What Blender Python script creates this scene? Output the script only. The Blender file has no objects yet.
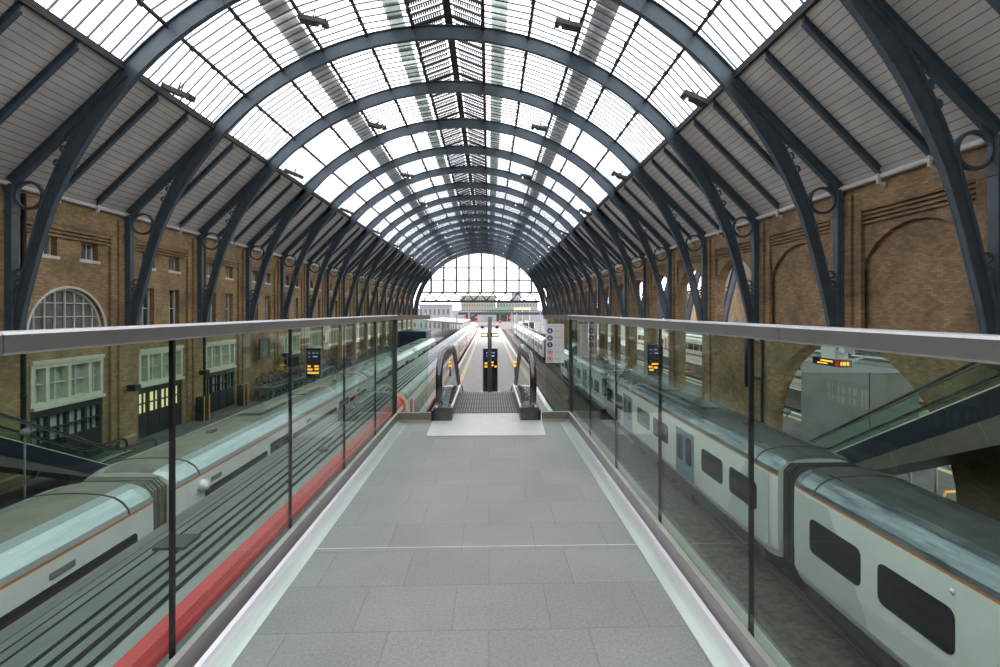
import bpy, math, random
from math import sin, cos, pi, radians as R, sqrt, atan2
random.seed(7)
SC = bpy.context.scene
COL = SC.collection

# ------------------------------------------------------------------ helpers
class MB:
    """collects geometry for one mesh"""
    def __init__(s): s.v=[]; s.f=[]; s.m=[]; s.sm=[]
    def quad(s, pts, mi=0, sm=False):
        b=len(s.v); s.v+= [tuple(p) for p in pts]; s.f.append(tuple(range(b,b+len(pts)))); s.m.append(mi); s.sm.append(sm)
    def box(s, x0,x1,y0,y1,z0,z1, mi=0):
        if x0>x1: x0,x1=x1,x0
        if y0>y1: y0,y1=y1,y0
        if z0>z1: z0,z1=z1,z0
        b=len(s.v)
        s.v+=[(x0,y0,z0),(x1,y0,z0),(x1,y1,z0),(x0,y1,z0),(x0,y0,z1),(x1,y0,z1),(x1,y1,z1),(x0,y1,z1)]
        for f in ((0,3,2,1),(4,5,6,7),(0,1,5,4),(1,2,6,5),(2,3,7,6),(3,0,4,7)):
            s.f.append(tuple(b+i for i in f)); s.m.append(mi); s.sm.append(False)
        return s
    def hexa(s, p, mi=0):
        b=len(s.v); s.v+=[tuple(q) for q in p]
        for f in ((0,3,2,1),(4,5,6,7),(0,1,5,4),(1,2,6,5),(2,3,7,6),(3,0,4,7)):
            s.f.append(tuple(b+i for i in f)); s.m.append(mi); s.sm.append(False)
        return s
    def prism(s, poly, ax, a0, a1, mi=0, sm=False):
        """poly: list of 2-D points; ax: 'x','y','z' extrusion axis between a0 and a1"""
        def P(u,v,a):
            return (a,u,v) if ax=='x' else ((u,a,v) if ax=='y' else (u,v,a))
        n=len(poly); b=len(s.v)
        s.v+=[P(u,v,a0) for u,v in poly]+[P(u,v,a1) for u,v in poly]
        s.f.append(tuple(range(b,b+n))); s.m.append(mi); s.sm.append(False)
        s.f.append(tuple(range(b+2*n-1,b+n-1,-1))); s.m.append(mi); s.sm.append(False)
        for i in range(n):
            j=(i+1)%n
            s.f.append((b+i,b+n+i,b+n+j,b+j)); s.m.append(mi); s.sm.append(sm)
        return s
    def tube(s, pts, r, n=8, mi=0, caps=True, closed=False, sm=True):
        rr = r if isinstance(r,(list,tuple)) else [r]*len(pts)
        m=len(pts); b=len(s.v)
        prev=None
        for i,p in enumerate(pts):
            a=pts[(i-1)%m] if (i>0 or closed) else pts[i]
            c=pts[(i+1)%m] if (i<m-1 or closed) else pts[i]
            t=[c[k]-a[k] for k in range(3)]; L=sqrt(sum(q*q for q in t)) or 1; t=[q/L for q in t]
            if prev is None:
                h=(0,0,1) if abs(t[2])<.9 else (1,0,0)
            else: h=prev
            d=sum(h[k]*t[k] for k in range(3)); u=[h[k]-d*t[k] for k in range(3)]
            L=sqrt(sum(q*q for q in u)) or 1; u=[q/L for q in u]; prev=u
            w=(t[1]*u[2]-t[2]*u[1], t[2]*u[0]-t[0]*u[2], t[0]*u[1]-t[1]*u[0])
            for k in range(n):
                an=2*pi*k/n
                s.v.append(tuple(p[q]+rr[i]*(cos(an)*u[q]+sin(an)*w[q]) for q in range(3)))
        for i in range(m if closed else m-1):
            i2=(i+1)%m
            for k in range(n):
                k2=(k+1)%n
                s.f.append((b+i*n+k,b+i2*n+k,b+i2*n+k2,b+i*n+k2)); s.m.append(mi); s.sm.append(sm)
        if caps and not closed:
            s.f.append(tuple(b+k for k in range(n))); s.m.append(mi); s.sm.append(False)
            s.f.append(tuple(b+(m-1)*n+k for k in reversed(range(n)))); s.m.append(mi); s.sm.append(False)
        return s
    def band(s, path, o0, o1, a0, a1, ax='y', mi=0, sm=False):
        """rectangular section swept along a 2-D path [(u,v,nu,nv)], offsets o0..o1 along the normal, a0..a1 across"""
        def P(u,v,a): return (u,a,v) if ax=='y' else (a,u,v)
        b=len(s.v); n=len(path)
        for (u,v,nu,nv) in path:
            for o,a in ((o0,a0),(o1,a0),(o1,a1),(o0,a1)):
                s.v.append(P(u+nu*o, v+nv*o, a))
        for i in range(n-1):
            for k in range(4):
                k2=(k+1)%4
                s.f.append((b+i*4+k,b+(i+1)*4+k,b+(i+1)*4+k2,b+i*4+k2)); s.m.append(mi); s.sm.append(False)
        s.f.append((b,b+1,b+2,b+3)); s.m.append(mi); s.sm.append(False)
        e=b+(n-1)*4; s.f.append((e+3,e+2,e+1,e)); s.m.append(mi); s.sm.append(False)
        return s
    def lathe(s, prof, c=(0,0,0), n=16, ax='z', mi=0):
        b=len(s.v); m=len(prof)
        for (r,z) in prof:
            for k in range(n):
                a=2*pi*k/n
                if ax=='z': s.v.append((c[0]+r*cos(a),c[1]+r*sin(a),c[2]+z))
                elif ax=='y': s.v.append((c[0]+r*cos(a),c[1]+z,c[2]+r*sin(a)))
                else: s.v.append((c[0]+z,c[1]+r*cos(a),c[2]+r*sin(a)))
        for i in range(m-1):
            for k in range(n):
                k2=(k+1)%n
                s.f.append((b+i*n+k,b+i*n+k2,b+(i+1)*n+k2,b+(i+1)*n+k)); s.m.append(mi); s.sm.append(True)
        return s
    def build(s, name, mats, parent=None, loc=(0,0,0)):
        me=bpy.data.meshes.new(name)
        me.from_pydata(s.v,[],s.f)
        if not isinstance(mats,(list,tuple)): mats=[mats]
        for m in mats: me.materials.append(m)
        me.polygons.foreach_set('material_index', s.m)
        me.polygons.foreach_set('use_smooth', s.sm)
        me.update()
        import bmesh
        bm=bmesh.new(); bm.from_mesh(me); bmesh.ops.recalc_face_normals(bm, faces=bm.faces); bm.to_mesh(me); bm.free()
        o=bpy.data.objects.new(name,me); COL.objects.link(o); o.location=loc
        if parent: o.parent=parent
        return o

def tag(o,label,cat=None,group=None,kind=None):
    if label: o['label']=label
    if cat: o['category']=cat
    if group: o['group']=group
    if kind: o['kind']=kind
    return o
def thing(name,label,cat,loc=(0,0,0),rz=0,group=None):
    o=bpy.data.objects.new(name,None); COL.objects.link(o); o.location=loc; o.rotation_euler=(0,0,rz)
    o.empty_display_size=.2
    return tag(o,label,cat,group)
def struct(o,label=None): return tag(o,label,None,None,'structure')
def dup(root,loc=None,rz=None,label=None,group=None,name=None):
    def cp(o,par):
        c=o.copy(); COL.objects.link(c)
        if par is not None: c.parent=par
        for ch in list(kids.get(o,[])): cp(ch,c)
        return c
    kids={}
    for o in root.children_recursive: kids.setdefault(o.parent,[]).append(o)
    c=cp(root,None)
    if name: c.name=name
    if loc is not None: c.location=loc
    if rz is not None: c.rotation_euler=(0,0,rz)
    if label: c['label']=label
    if group: c['group']=group
    return c
ORD=['first','second','third','fourth','fifth','sixth','seventh','eighth','ninth','tenth','eleventh','twelfth','thirteenth','fourteenth','fifteenth','sixteenth','seventeenth','eighteenth','nineteenth','twentieth']
def ordn(i):
    return ORD[i] if i<20 else ('twenty-'+ORD[i-20] if i<29 else ('thirtieth' if i==29 else ('thirty-'+ORD[i-30] if i<39 else 'fortieth')))

# ------------------------------------------------------------------ materials
def mat(name,col,rough=.6,metal=0,var=.0,scale=3.0,col2=None,bump=0,bscale=40,spec=.5,emit=None,estr=0,stretch=None):
    m=bpy.data.materials.new(name); m.use_nodes=True
    nt=m.node_tree; N=nt.nodes; L=nt.links; b=N['Principled BSDF']
    b.inputs['Base Color'].default_value=(*col,1); b.inputs['Roughness'].default_value=rough
    b.inputs['Metallic'].default_value=metal; b.inputs['Specular IOR Level'].default_value=spec
    tc=N.new('ShaderNodeTexCoord')
    src=tc.outputs['Object']
    if stretch:
        mp=N.new('ShaderNodeMapping'); mp.inputs['Scale'].default_value=stretch
        L.new(src,mp.inputs['Vector']); src=mp.outputs['Vector']
    if var or col2:
        n=N.new('ShaderNodeTexNoise'); n.inputs['Scale'].default_value=scale; n.inputs['Detail'].default_value=6; n.inputs['Roughness'].default_value=.65
        L.new(src,n.inputs['Vector'])
        cr=N.new('ShaderNodeValToRGB')
        c2=col2 if col2 else tuple(c*(1-var) for c in col)
        c1=col if col2 else tuple(min(1,c*(1+var)) for c in col)
        cr.color_ramp.elements[0].position=.34; cr.color_ramp.elements[1].position=.66
        cr.color_ramp.elements[0].color=(*c2,1); cr.color_ramp.elements[1].color=(*c1,1)
        L.new(n.outputs['Fac'],cr.inputs['Fac']); L.new(cr.outputs['Color'],b.inputs['Base Color'])
    if bump:
        n2=N.new('ShaderNodeTexNoise'); n2.inputs['Scale'].default_value=bscale; n2.inputs['Detail'].default_value=4
        L.new(src,n2.inputs['Vector'])
        bp=N.new('ShaderNodeBump'); bp.inputs['Strength'].default_value=bump; bp.inputs['Distance'].default_value=.02
        L.new(n2.outputs['Fac'],bp.inputs['Height']); L.new(bp.outputs['Normal'],b.inputs['Normal'])
    if emit:
        b.inputs['Emission Color'].default_value=(*emit,1); b.inputs['Emission Strength'].default_value=estr
    return m
def brick_mat(name,c1,c2,mortar,dirt,dirtcol,floor=False,bw=.23,bh=.078,ms=.008):
    m=bpy.data.materials.new(name); m.use_nodes=True
    nt=m.node_tree; N=nt.nodes; L=nt.links; b=N['Principled BSDF']; b.inputs['Roughness'].default_value=.85
    tc=N.new('ShaderNodeTexCoord'); sp=N.new('ShaderNodeSeparateXYZ'); cb=N.new('ShaderNodeCombineXYZ')
    L.new(tc.outputs['Object'],sp.inputs[0])
    ad=N.new('ShaderNodeMath'); ad.operation='ADD'; L.new(sp.outputs['X'],ad.inputs[0]); L.new(sp.outputs['Y'],ad.inputs[1])
    L.new(ad.outputs[0],cb.inputs[0]); L.new(sp.outputs['Z'],cb.inputs[1])
    br=N.new('ShaderNodeTexBrick'); br.inputs['Scale'].default_value=1
    br.inputs['Brick Width'].default_value=bw; br.inputs['Row Height'].default_value=bh; br.inputs['Mortar Size'].default_value=ms
    br.inputs['Mortar Smooth'].default_value=.2; br.inputs['Bias'].default_value=0
    br.inputs['Color1'].default_value=(*c1,1); br.inputs['Color2'].default_value=(*c2,1); br.inputs['Mortar'].default_value=(*mortar,1)
    L.new(cb.outputs[0],br.inputs['Vector'])
    n=N.new('ShaderNodeTexNoise'); n.inputs['Scale'].default_value=.55; n.inputs['Detail'].default_value=8; n.inputs['Roughness'].default_value=.7
    L.new(tc.outputs['Object'],n.inputs['Vector'])
    r=N.new('ShaderNodeMapRange'); r.inputs['From Min'].default_value=.42; r.inputs['From Max'].default_value=.66; r.inputs['To Max'].default_value=dirt
    L.new(n.outputs['Fac'],r.inputs['Value'])
    mx=N.new('ShaderNodeMixRGB'); L.new(r.outputs[0],mx.inputs['Fac']); L.new(br.outputs['Color'],mx.inputs['Color1']); mx.inputs['Color2'].default_value=(*dirtcol,1)
    n3=N.new('ShaderNodeTexNoise'); n3.inputs['Scale'].default_value=1.7; n3.inputs['Detail'].default_value=9; n3.inputs['Roughness'].default_value=.75
    L.new(tc.outputs['Object'],n3.inputs['Vector'])
    r3=N.new('ShaderNodeMapRange'); r3.inputs['From Min'].default_value=.64; r3.inputs['From Max'].default_value=.72; r3.inputs['To Max'].default_value=.45
    L.new(n3.outputs['Fac'],r3.inputs['Value'])
    mx2=N.new('ShaderNodeMixRGB'); L.new(r3.outputs[0],mx2.inputs['Fac']); L.new(mx.outputs[0],mx2.inputs['Color1']); mx2.inputs['Color2'].default_value=(.42,.36,.29,1)
    L.new(mx2.outputs[0],b.inputs['Base Color'])
    bp=N.new('ShaderNodeBump'); bp.inputs['Strength'].default_value=.5; bp.inputs['Distance'].default_value=.01; bp.invert=True
    L.new(br.outputs['Fac'],bp.inputs['Height']); L.new(bp.outputs['Normal'],b.inputs['Normal'])
    return m
def glass_mat(name,tint,f0=.045,dirt=0,dirtcol=(.5,.5,.48),rough=0.0):
    m=bpy.data.materials.new(name); m.use_nodes=True
    nt=m.node_tree; N=nt.nodes; L=nt.links
    for n in list(N):
        if n.type!='OUTPUT_MATERIAL': N.remove(n)
    out=[n for n in N if n.type=='OUTPUT_MATERIAL'][0]
    tr=N.new('ShaderNodeBsdfTransparent'); tr.inputs['Color'].default_value=(*tint,1)
    gl=N.new('ShaderNodeBsdfGlossy'); gl.inputs['Roughness'].default_value=rough
    g=N.new('ShaderNodeNewGeometry'); d=N.new('ShaderNodeVectorMath'); d.operation='DOT_PRODUCT'
    L.new(g.outputs['Incoming'],d.inputs[0]); L.new(g.outputs['Normal'],d.inputs[1])
    a=N.new('ShaderNodeMath'); a.operation='ABSOLUTE'; L.new(d.outputs['Value'],a.inputs[0])
    s=N.new('ShaderNodeMath'); s.operation='SUBTRACT'; s.inputs[0].default_value=1; L.new(a.outputs[0],s.inputs[1])
    p=N.new('ShaderNodeMath'); p.operation='POWER'; L.new(s.outputs[0],p.inputs[0]); p.inputs[1].default_value=5
    k=N.new('ShaderNodeMath'); k.operation='MULTIPLY_ADD'; L.new(p.outputs[0],k.inputs[0]); k.inputs[1].default_value=1-f0; k.inputs[2].default_value=f0
    base=tr.outputs[0]
    if dirt:
        df=N.new('ShaderNodeBsdfTranslucent'); df.inputs['Color'].default_value=(*dirtcol,1)
        tc=N.new('ShaderNodeTexCoord'); n=N.new('ShaderNodeTexNoise'); n.inputs['Scale'].default_value=.35; n.inputs['Detail'].default_value=5
        mp=N.new('ShaderNodeMapping'); mp.inputs['Scale'].default_value=(1,2.5,1)
        L.new(tc.outputs['Object'],mp.inputs[0]); L.new(mp.outputs[0],n.inputs['Vector'])
        r=N.new('ShaderNodeMapRange'); r.inputs['From Min'].default_value=.4; r.inputs['From Max'].default_value=.7; r.inputs['To Max'].default_value=dirt
        L.new(n.outputs['Fac'],r.inputs['Value'])
        mm=N.new('ShaderNodeMixShader'); L.new(r.outputs[0],mm.inputs[0]); L.new(tr.outputs[0],mm.inputs[1]); L.new(df.outputs[0],mm.inputs[2]); base=mm.outputs[0]
    mx=N.new('ShaderNodeMixShader'); L.new(k.outputs[0],mx.inputs[0]); L.new(base,mx.inputs[1]); L.new(gl.outputs[0],mx.inputs[2])
    L.new(mx.outputs[0],out.inputs['Surface'])
    return m
def board_mat():
    m=bpy.data.materials.new('roof_boards'); m.use_nodes=True
    nt=m.node_tree; N=nt.nodes; L=nt.links; b=N['Principled BSDF']; b.inputs['Roughness'].default_value=.7
    tc=N.new('ShaderNodeTexCoord'); sp=N.new('ShaderNodeSeparateXYZ'); L.new(tc.outputs['Object'],sp.inputs[0])
    d=N.new('ShaderNodeMath'); d.operation='DIVIDE'; L.new(sp.outputs['Z'],d.inputs[0]); d.inputs[1].default_value=.205
    fr=N.new('ShaderNodeMath'); fr.operation='FRACT'; L.new(d.outputs[0],fr.inputs[0])
    lt=N.new('ShaderNodeMath'); lt.operation='LESS_THAN'; L.new(fr.outputs[0],lt.inputs[0]); lt.inputs[1].default_value=.11
    n=N.new('ShaderNodeTexNoise'); n.inputs['Scale'].default_value=.8; n.inputs['Detail'].default_value=6
    L.new(tc.outputs['Object'],n.inputs['Vector'])
    cr=N.new('ShaderNodeValToRGB'); cr.color_ramp.elements[0].position=.3; cr.color_ramp.elements[1].position=.7
    cr.color_ramp.elements[0].color=(.50,.48,.455,1); cr.color_ramp.elements[1].color=(.66,.635,.60,1)
    L.new(n.outputs['Fac'],cr.inputs['Fac'])
    mx=N.new('ShaderNodeMixRGB'); L.new(lt.outputs[0],mx.inputs['Fac']); L.new(cr.outputs[0],mx.inputs['Color1']); mx.inputs['Color2'].default_value=(.20,.185,.17,1)
    L.new(mx.outputs[0],b.inputs['Base Color'])
    return m
def tile_mat():
    m=bpy.data.materials.new('deck_stone'); m.use_nodes=True
    nt=m.node_tree; N=nt.nodes; L=nt.links; b=N['Principled BSDF']; b.inputs['Roughness'].default_value=.5
    tc=N.new('ShaderNodeTexCoord')
    br=N.new('ShaderNodeTexBrick'); br.inputs['Scale'].default_value=1
    br.inputs['Brick Width'].default_value=.5; br.inputs['Row Height'].default_value=.41; br.inputs['Mortar Size'].default_value=.003
    br.inputs['Mortar Smooth'].default_value=.5; br.offset=.37
    br.inputs['Color1'].default_value=(.215,.213,.205,1); br.inputs['Color2'].default_value=(.245,.243,.234,1); br.inputs['Mortar'].default_value=(.15,.148,.143,1)
    L.new(tc.outputs['Object'],br.inputs['Vector'])
    n=N.new('ShaderNodeTexNoise'); n.inputs['Scale'].default_value=70; n.inputs['Detail'].default_value=5; n.inputs['Roughness'].default_value=.8
    L.new(tc.outputs['Object'],n.inputs['Vector'])
    n2=N.new('ShaderNodeTexNoise'); n2.inputs['Scale'].default_value=1.6; n2.inputs['Detail'].default_value=6
    L.new(tc.outputs['Object'],n2.inputs['Vector'])
    a=N.new('ShaderNodeMath'); a.operation='MULTIPLY_ADD'; L.new(n.outputs['Fac'],a.inputs[0]); a.inputs[1].default_value=1.35; a.inputs[2].default_value=-.05
    c=N.new('ShaderNodeMath'); c.operation='MULTIPLY_ADD'; L.new(n2.outputs['Fac'],c.inputs[0]); c.inputs[1].default_value=.5; L.new(a.outputs[0],c.inputs[2])
    mx=N.new('ShaderNodeMixRGB'); mx.blend_type='MULTIPLY'; mx.inputs['Fac'].default_value=1; L.new(br.outputs['Color'],mx.inputs['Color1']); L.new(c.outputs[0],mx.inputs['Color2'])
    L.new(mx.outputs[0],b.inputs['Base Color'])
    r=N.new('ShaderNodeMapRange'); r.inputs['To Min'].default_value=.38; r.inputs['To Max'].default_value=.6
    L.new(n2.outputs['Fac'],r.inputs['Value']); L.new(r.outputs[0],b.inputs['Roughness'])
    return m

M={}
M['iron']=mat('blue_grey_iron',(.066,.096,.122),.45,0,.15,2.0,bump=.15,bscale=25)
M['purlin']=mat('dark_purlin',(.055,.058,.062),.6,0,.2)
M['bar']=mat('glazing_bar_paint',(.11,.13,.17),.5)
M['board']=board_mat()
M['brickL']=brick_mat('yellow_stock_brick',(.46,.315,.155),(.29,.185,.09),(.22,.17,.11),.75,(.13,.09,.05))
M['brickR']=brick_mat('brown_stock_brick',(.40,.26,.135),(.23,.145,.075),(.20,.15,.10),.8,(.10,.068,.042))
M['pierbrick']=brick_mat('pale_stock_brick',(.42,.33,.19),(.34,.26,.15),(.27,.22,.16),.5,(.18,.14,.09))
M['stone']=mat('painted_stone',(.62,.58,.52),.7,0,.12)
M['eave']=mat('eave_paint',(.62,.62,.61),.6,0,.06)
M['cream']=mat('cream_joinery',(.60,.62,.50),.55,0,.08)
M['blackwood']=mat('black_joinery',(.022,.026,.035),.45)
M['whiteframe']=mat('white_sash',(.62,.61,.57),.5)
M['winglass']=mat('window_glass',(.035,.04,.045),.08,0,.3,1.2)
M['winglass2']=mat('curtained_glass',(.14,.15,.145),.15,0,.3,2.2)
M['blind']=mat('office_blind',(.42,.48,.45),.6,0,.2,4,stretch=(1,6,.3))
M['lit']=mat('lit_window',(.6,.55,.35),.4,emit=(1,.85,.45),estr=.75)
M['panelglass']=glass_mat('balustrade_glass',(.835,.93,.875),.024)
M['skyglass']=glass_mat('roof_glass',(.965,.97,.98),.04,dirt=.22,dirtcol=(.75,.76,.74))
M['gableglass']=glass_mat('gable_glass',(.93,.93,.945),.04)
M['steel']=mat('brushed_steel',(.34,.315,.305),.42,1,.04,3)
M['steelf']=mat('floor_edge_steel',(.62,.62,.63),.36,1,.03,1)
M['steelrail']=mat('satin_steel_rail',(.50,.50,.51),.42,1,.05,5)
M['darksteel']=mat('dark_steel',(.10,.105,.11),.4,.6)
M['gasket']=mat('black_gasket',(.008,.008,.012),.5)
M['rubber']=mat('black_rubber',(.02,.02,.024),.22,spec=.9)
M['deck']=tile_mat()
M['plate']=mat('pale_floor_plate',(.52,.52,.51),.4,.3,.06,8)
M['asphalt']=mat('platform_asphalt',(.105,.102,.098),.75,0,.25,1.2,bump=.2)
M['asphaltmid']=mat('platform_paving',(.26,.245,.235),.7,0,.14,1.5,bump=.1)
M['ballast']=mat('oily_ballast',(.115,.092,.07),.9,0,0,3.5,col2=(.022,.019,.016),bump=1,bscale=12)
M['concrete']=mat('concrete',(.30,.29,.27),.8,0,.2,2)
M['yellowline']=mat('tactile_buff_line',(.55,.42,.25),.7,0,.1)
M['whiteline']=mat('white_line',(.72,.71,.68),.7,0,.1)
M['rail']=mat('steel_track_rail',(.20,.17,.15),.4,.8)
M['sleeper']=mat('sleeper',(.07,.058,.048),.9)
M['trainwhite']=mat('train_white',(.80,.81,.79),.3,0,.05,1.5)
M['trainwhite2']=mat('train_warm_white',(.72,.70,.66),.32,0,.06,1.5)
M['trainlight']=mat('train_pale_panel',(.60,.62,.61),.35,0,.05,1.5)
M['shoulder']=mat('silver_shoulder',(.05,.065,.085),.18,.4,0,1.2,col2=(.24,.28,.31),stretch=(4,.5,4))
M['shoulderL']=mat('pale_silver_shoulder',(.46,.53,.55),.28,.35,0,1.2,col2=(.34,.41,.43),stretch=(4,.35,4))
M['roofgrey']=mat('train_roof_grey',(.052,.058,.057),.6,0,.3,2.0)
M['roofdirt']=mat('train_roof_dusty',(.20,.19,.145),.75,0,.3,1.6,col2=(.13,.13,.105))
M['roofrib']=mat('ribbed_roof',(.19,.205,.20),.35,.3,.18,1.4,stretch=(2,.5,2))
M['groove']=mat('roof_groove',(.03,.033,.035),.6)
M['orange']=mat('orange_stripe',(.60,.19,.06),.4)
M['red']=mat('red_paint',(.52,.022,.025),.35,0,.12,2)
M['redend']=mat('bright_red_paint',(.80,.07,.035),.35)
M['doorblue']=mat('door_blue',(.14,.22,.30),.35)
M['trainglass']=mat('train_window_glass',(.018,.02,.024),.1)
M['under']=mat('underframe',(.03,.028,.026),.8)
M['gangL']=mat('dusty_gangway',(.17,.17,.145),.8,0,.2)
M['gang']=mat('gangway_rubber',(.022,.022,.024),.75)
M['navy']=mat('navy_cladding',(.012,.018,.035),.35)
M['soffit']=mat('soffit_panels',(.145,.135,.115),.5,.2,.1)
M['boxgrey']=mat('zinc_cladding',(.085,.09,.085),.5,.3,.2,1.0)
M['white']=mat('white_enamel',(.75,.75,.76),.4)
M['signblue']=mat('sign_blue',(.045,.035,.22),.5)
M['signred']=mat('sign_red',(.75,.12,.08),.5)
M['inkgrey']=mat('sign_ink',(.38,.40,.45),.6)
M['screen']=mat('display_black',(.008,.008,.01),.25)
M['screenblue']=mat('display_header',(.008,.014,.045),.3,emit=(.01,.02,.08),estr=.2)
M['amber']=mat('amber_text',(.8,.35,.02),.5,emit=(1,.40,.03),estr=2.0)
M['skytext']=mat('pale_text',(.5,.6,.8),.5,emit=(.5,.65,1),estr=.6)
M['bulb']=mat('lamp_lens',(1,.95,.85),.4,emit=(1,.85,.6),estr=5)
M['warmlamp']=mat('warm_panel',(1,.8,.4),.4,emit=(1,.78,.4),estr=1.6)
M['redlamp']=mat('red_signal',(1,.02,.01),.4,emit=(1,.02,.02),estr=2.5)
M['yellow']=mat('yellow_paint',(.80,.42,.03),.45)
M['black']=mat('black_paint',(.015,.015,.018),.5)
M['bluebox']=mat('blue_container',(.018,.035,.11),.5,0,.2)
M['bikeblack']=mat('bike_black',(.02,.02,.022),.4)
M['bikegrey']=mat('bike_grey',(.34,.35,.37),.35,.4)
M['beige']=mat('far_beige_wall',(.19,.17,.135),.8,0,.06)
M['farwin']=mat('far_window',(.06,.065,.075),.4)
M['frost']=glass_mat('frosted_strip',(.5,.53,.51),.03,dirt=1.0,dirtcol=(.25,.27,.26))
M['walk']=mat('walkway_plate',(.34,.345,.32),.7,0,.1)
M['mirror']=mat('polished_skirt',(.35,.35,.36),.12,1)
M['stepdark']=mat('step_dark',(.08,.078,.075),.6,.3)
M['steplight']=mat('step_ridge',(.22,.21,.20),.5,.5)
M['farwhite']=mat('far_white_wall',(.20,.20,.205),.8,0,.06)
M['fargrey']=mat('far_grey',(.20,.21,.23),.8,0,.1)
M['green']=mat('green_hoarding',(.09,.19,.12),.6)
M['farground']=mat('far_track_bed',(.10,.085,.08),.9,0,.2,.3)
M['skin']=mat('skin',(.42,.24,.17),.6)
M['coatred']=mat('red_coat',(.35,.03,.03),.8); M['coatdark']=mat('dark_coat',(.02,.022,.03),.8); M['coatblue']=mat('blue_coat',(.04,.08,.22),.8)
M['jeans']=mat('trousers',(.03,.035,.05),.85)
M['hair']=mat('hair',(.03,.02,.012),.8)
M['orangetoy']=mat('orange_plastic',(.85,.25,.08),.5)

# ------------------------------------------------------------------ layout constants
XC=-2.1; HW=16.25           # hall axis and half width (wall face)
XL=XC-HW; XR=XC+HW
EYE=7.4; DECK=5.8
ZPL=.6                      # the left platform lies a little higher
BAY=6.1
def RY(n): return BAY*n+.8   # rib plane n
N0,N1=2,19
YBACK=-13.0; YEND=119.6

def spline(P,seg=6):
    out=[]
    n=len(P)
    for i in range(n-1):
        p0=P[max(i-1,0)];p1=P[i];p2=P[i+1];p3=P[min(i+2,n-1)]
        for k in range(seg):
            t=k/seg
            out.append(tuple(.5*((2*p1[q])+(-p0[q]+p2[q])*t+(2*p0[q]-5*p1[q]+4*p2[q]-p3[q])*t*t+(-p0[q]+3*p1[q]-3*p2[q]+p3[q])*t**3) for q in range(2)))
    out.append(P[-1]); return out
def with_normals(pts,flip=1):
    o=[]
    for i,p in enumerate(pts):
        a=pts[max(i-1,0)]; c=pts[min(i+1,len(pts)-1)]
        tx,tz=c[0]-a[0],c[1]-a[1]; L=sqrt(tx*tx+tz*tz)
        o.append((p[0],p[1],-tz/L*flip,tx/L*flip))
    return o
# outer line of the girder, right side from the corbel up, then the circle (centre z 6.05, radius 16)
ZC=6.05; RO=16.0
side=[(16.1,6.15),(15.88,7.5),(15.56,8.8),(15.17,10.3),(14.72,11.8),(13.95,13.6),(12.95,15.3),(11.75,16.9)]
side=spline(side,4)
a0=math.asin(11.75/RO)
circ=[(RO*sin(a),ZC+RO*cos(a)) for a in [a0-(k+1)*a0/14 for k in range(14)]]
right=side+circ
arcpts=right+[(-x,z) for x,z in reversed(right[:-1])]
ARC=with_normals(arcpts,1)   # normal: check direction inwards
if ARC[len(ARC)//2][3]>0: ARC=[(u,v,-nu,-nv) for u,v,nu,nv in ARC]

def depth_at(i):
    n=len(ARC); j=min(i,n-1-i); k=len(side)
    t=max(0,min(1,(j-k*.35)/(k*.65)))
    return .40+.30*t*t*(3-2*t)
def mband(mb,f0,f1,a0,a1):
    """band along the girder line whose normal offsets vary along it"""
    b=len(mb.v); n=len(ARC)
    for i,(u,v,nu,nv) in enumerate(ARC):
        for o,a in ((f0(i),a0),(f1(i),a0),(f1(i),a1),(f0(i),a1)): mb.v.append((u+nu*o,a,v+nv*o))
    for i in range(n-1):
        for k in range(4):
            k2=(k+1)%4
            mb.f.append((b+i*4+k,b+(i+1)*4+k,b+(i+1)*4+k2,b+i*4+k2)); mb.m.append(0); mb.sm.append(False)
    mb.f.append((b,b+1,b+2,b+3)); mb.m.append(0); mb.sm.append(False)
    e=b+(n-1)*4; mb.f.append((e+3,e+2,e+1,e)); mb.m.append(0); mb.sm.append(False)
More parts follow.
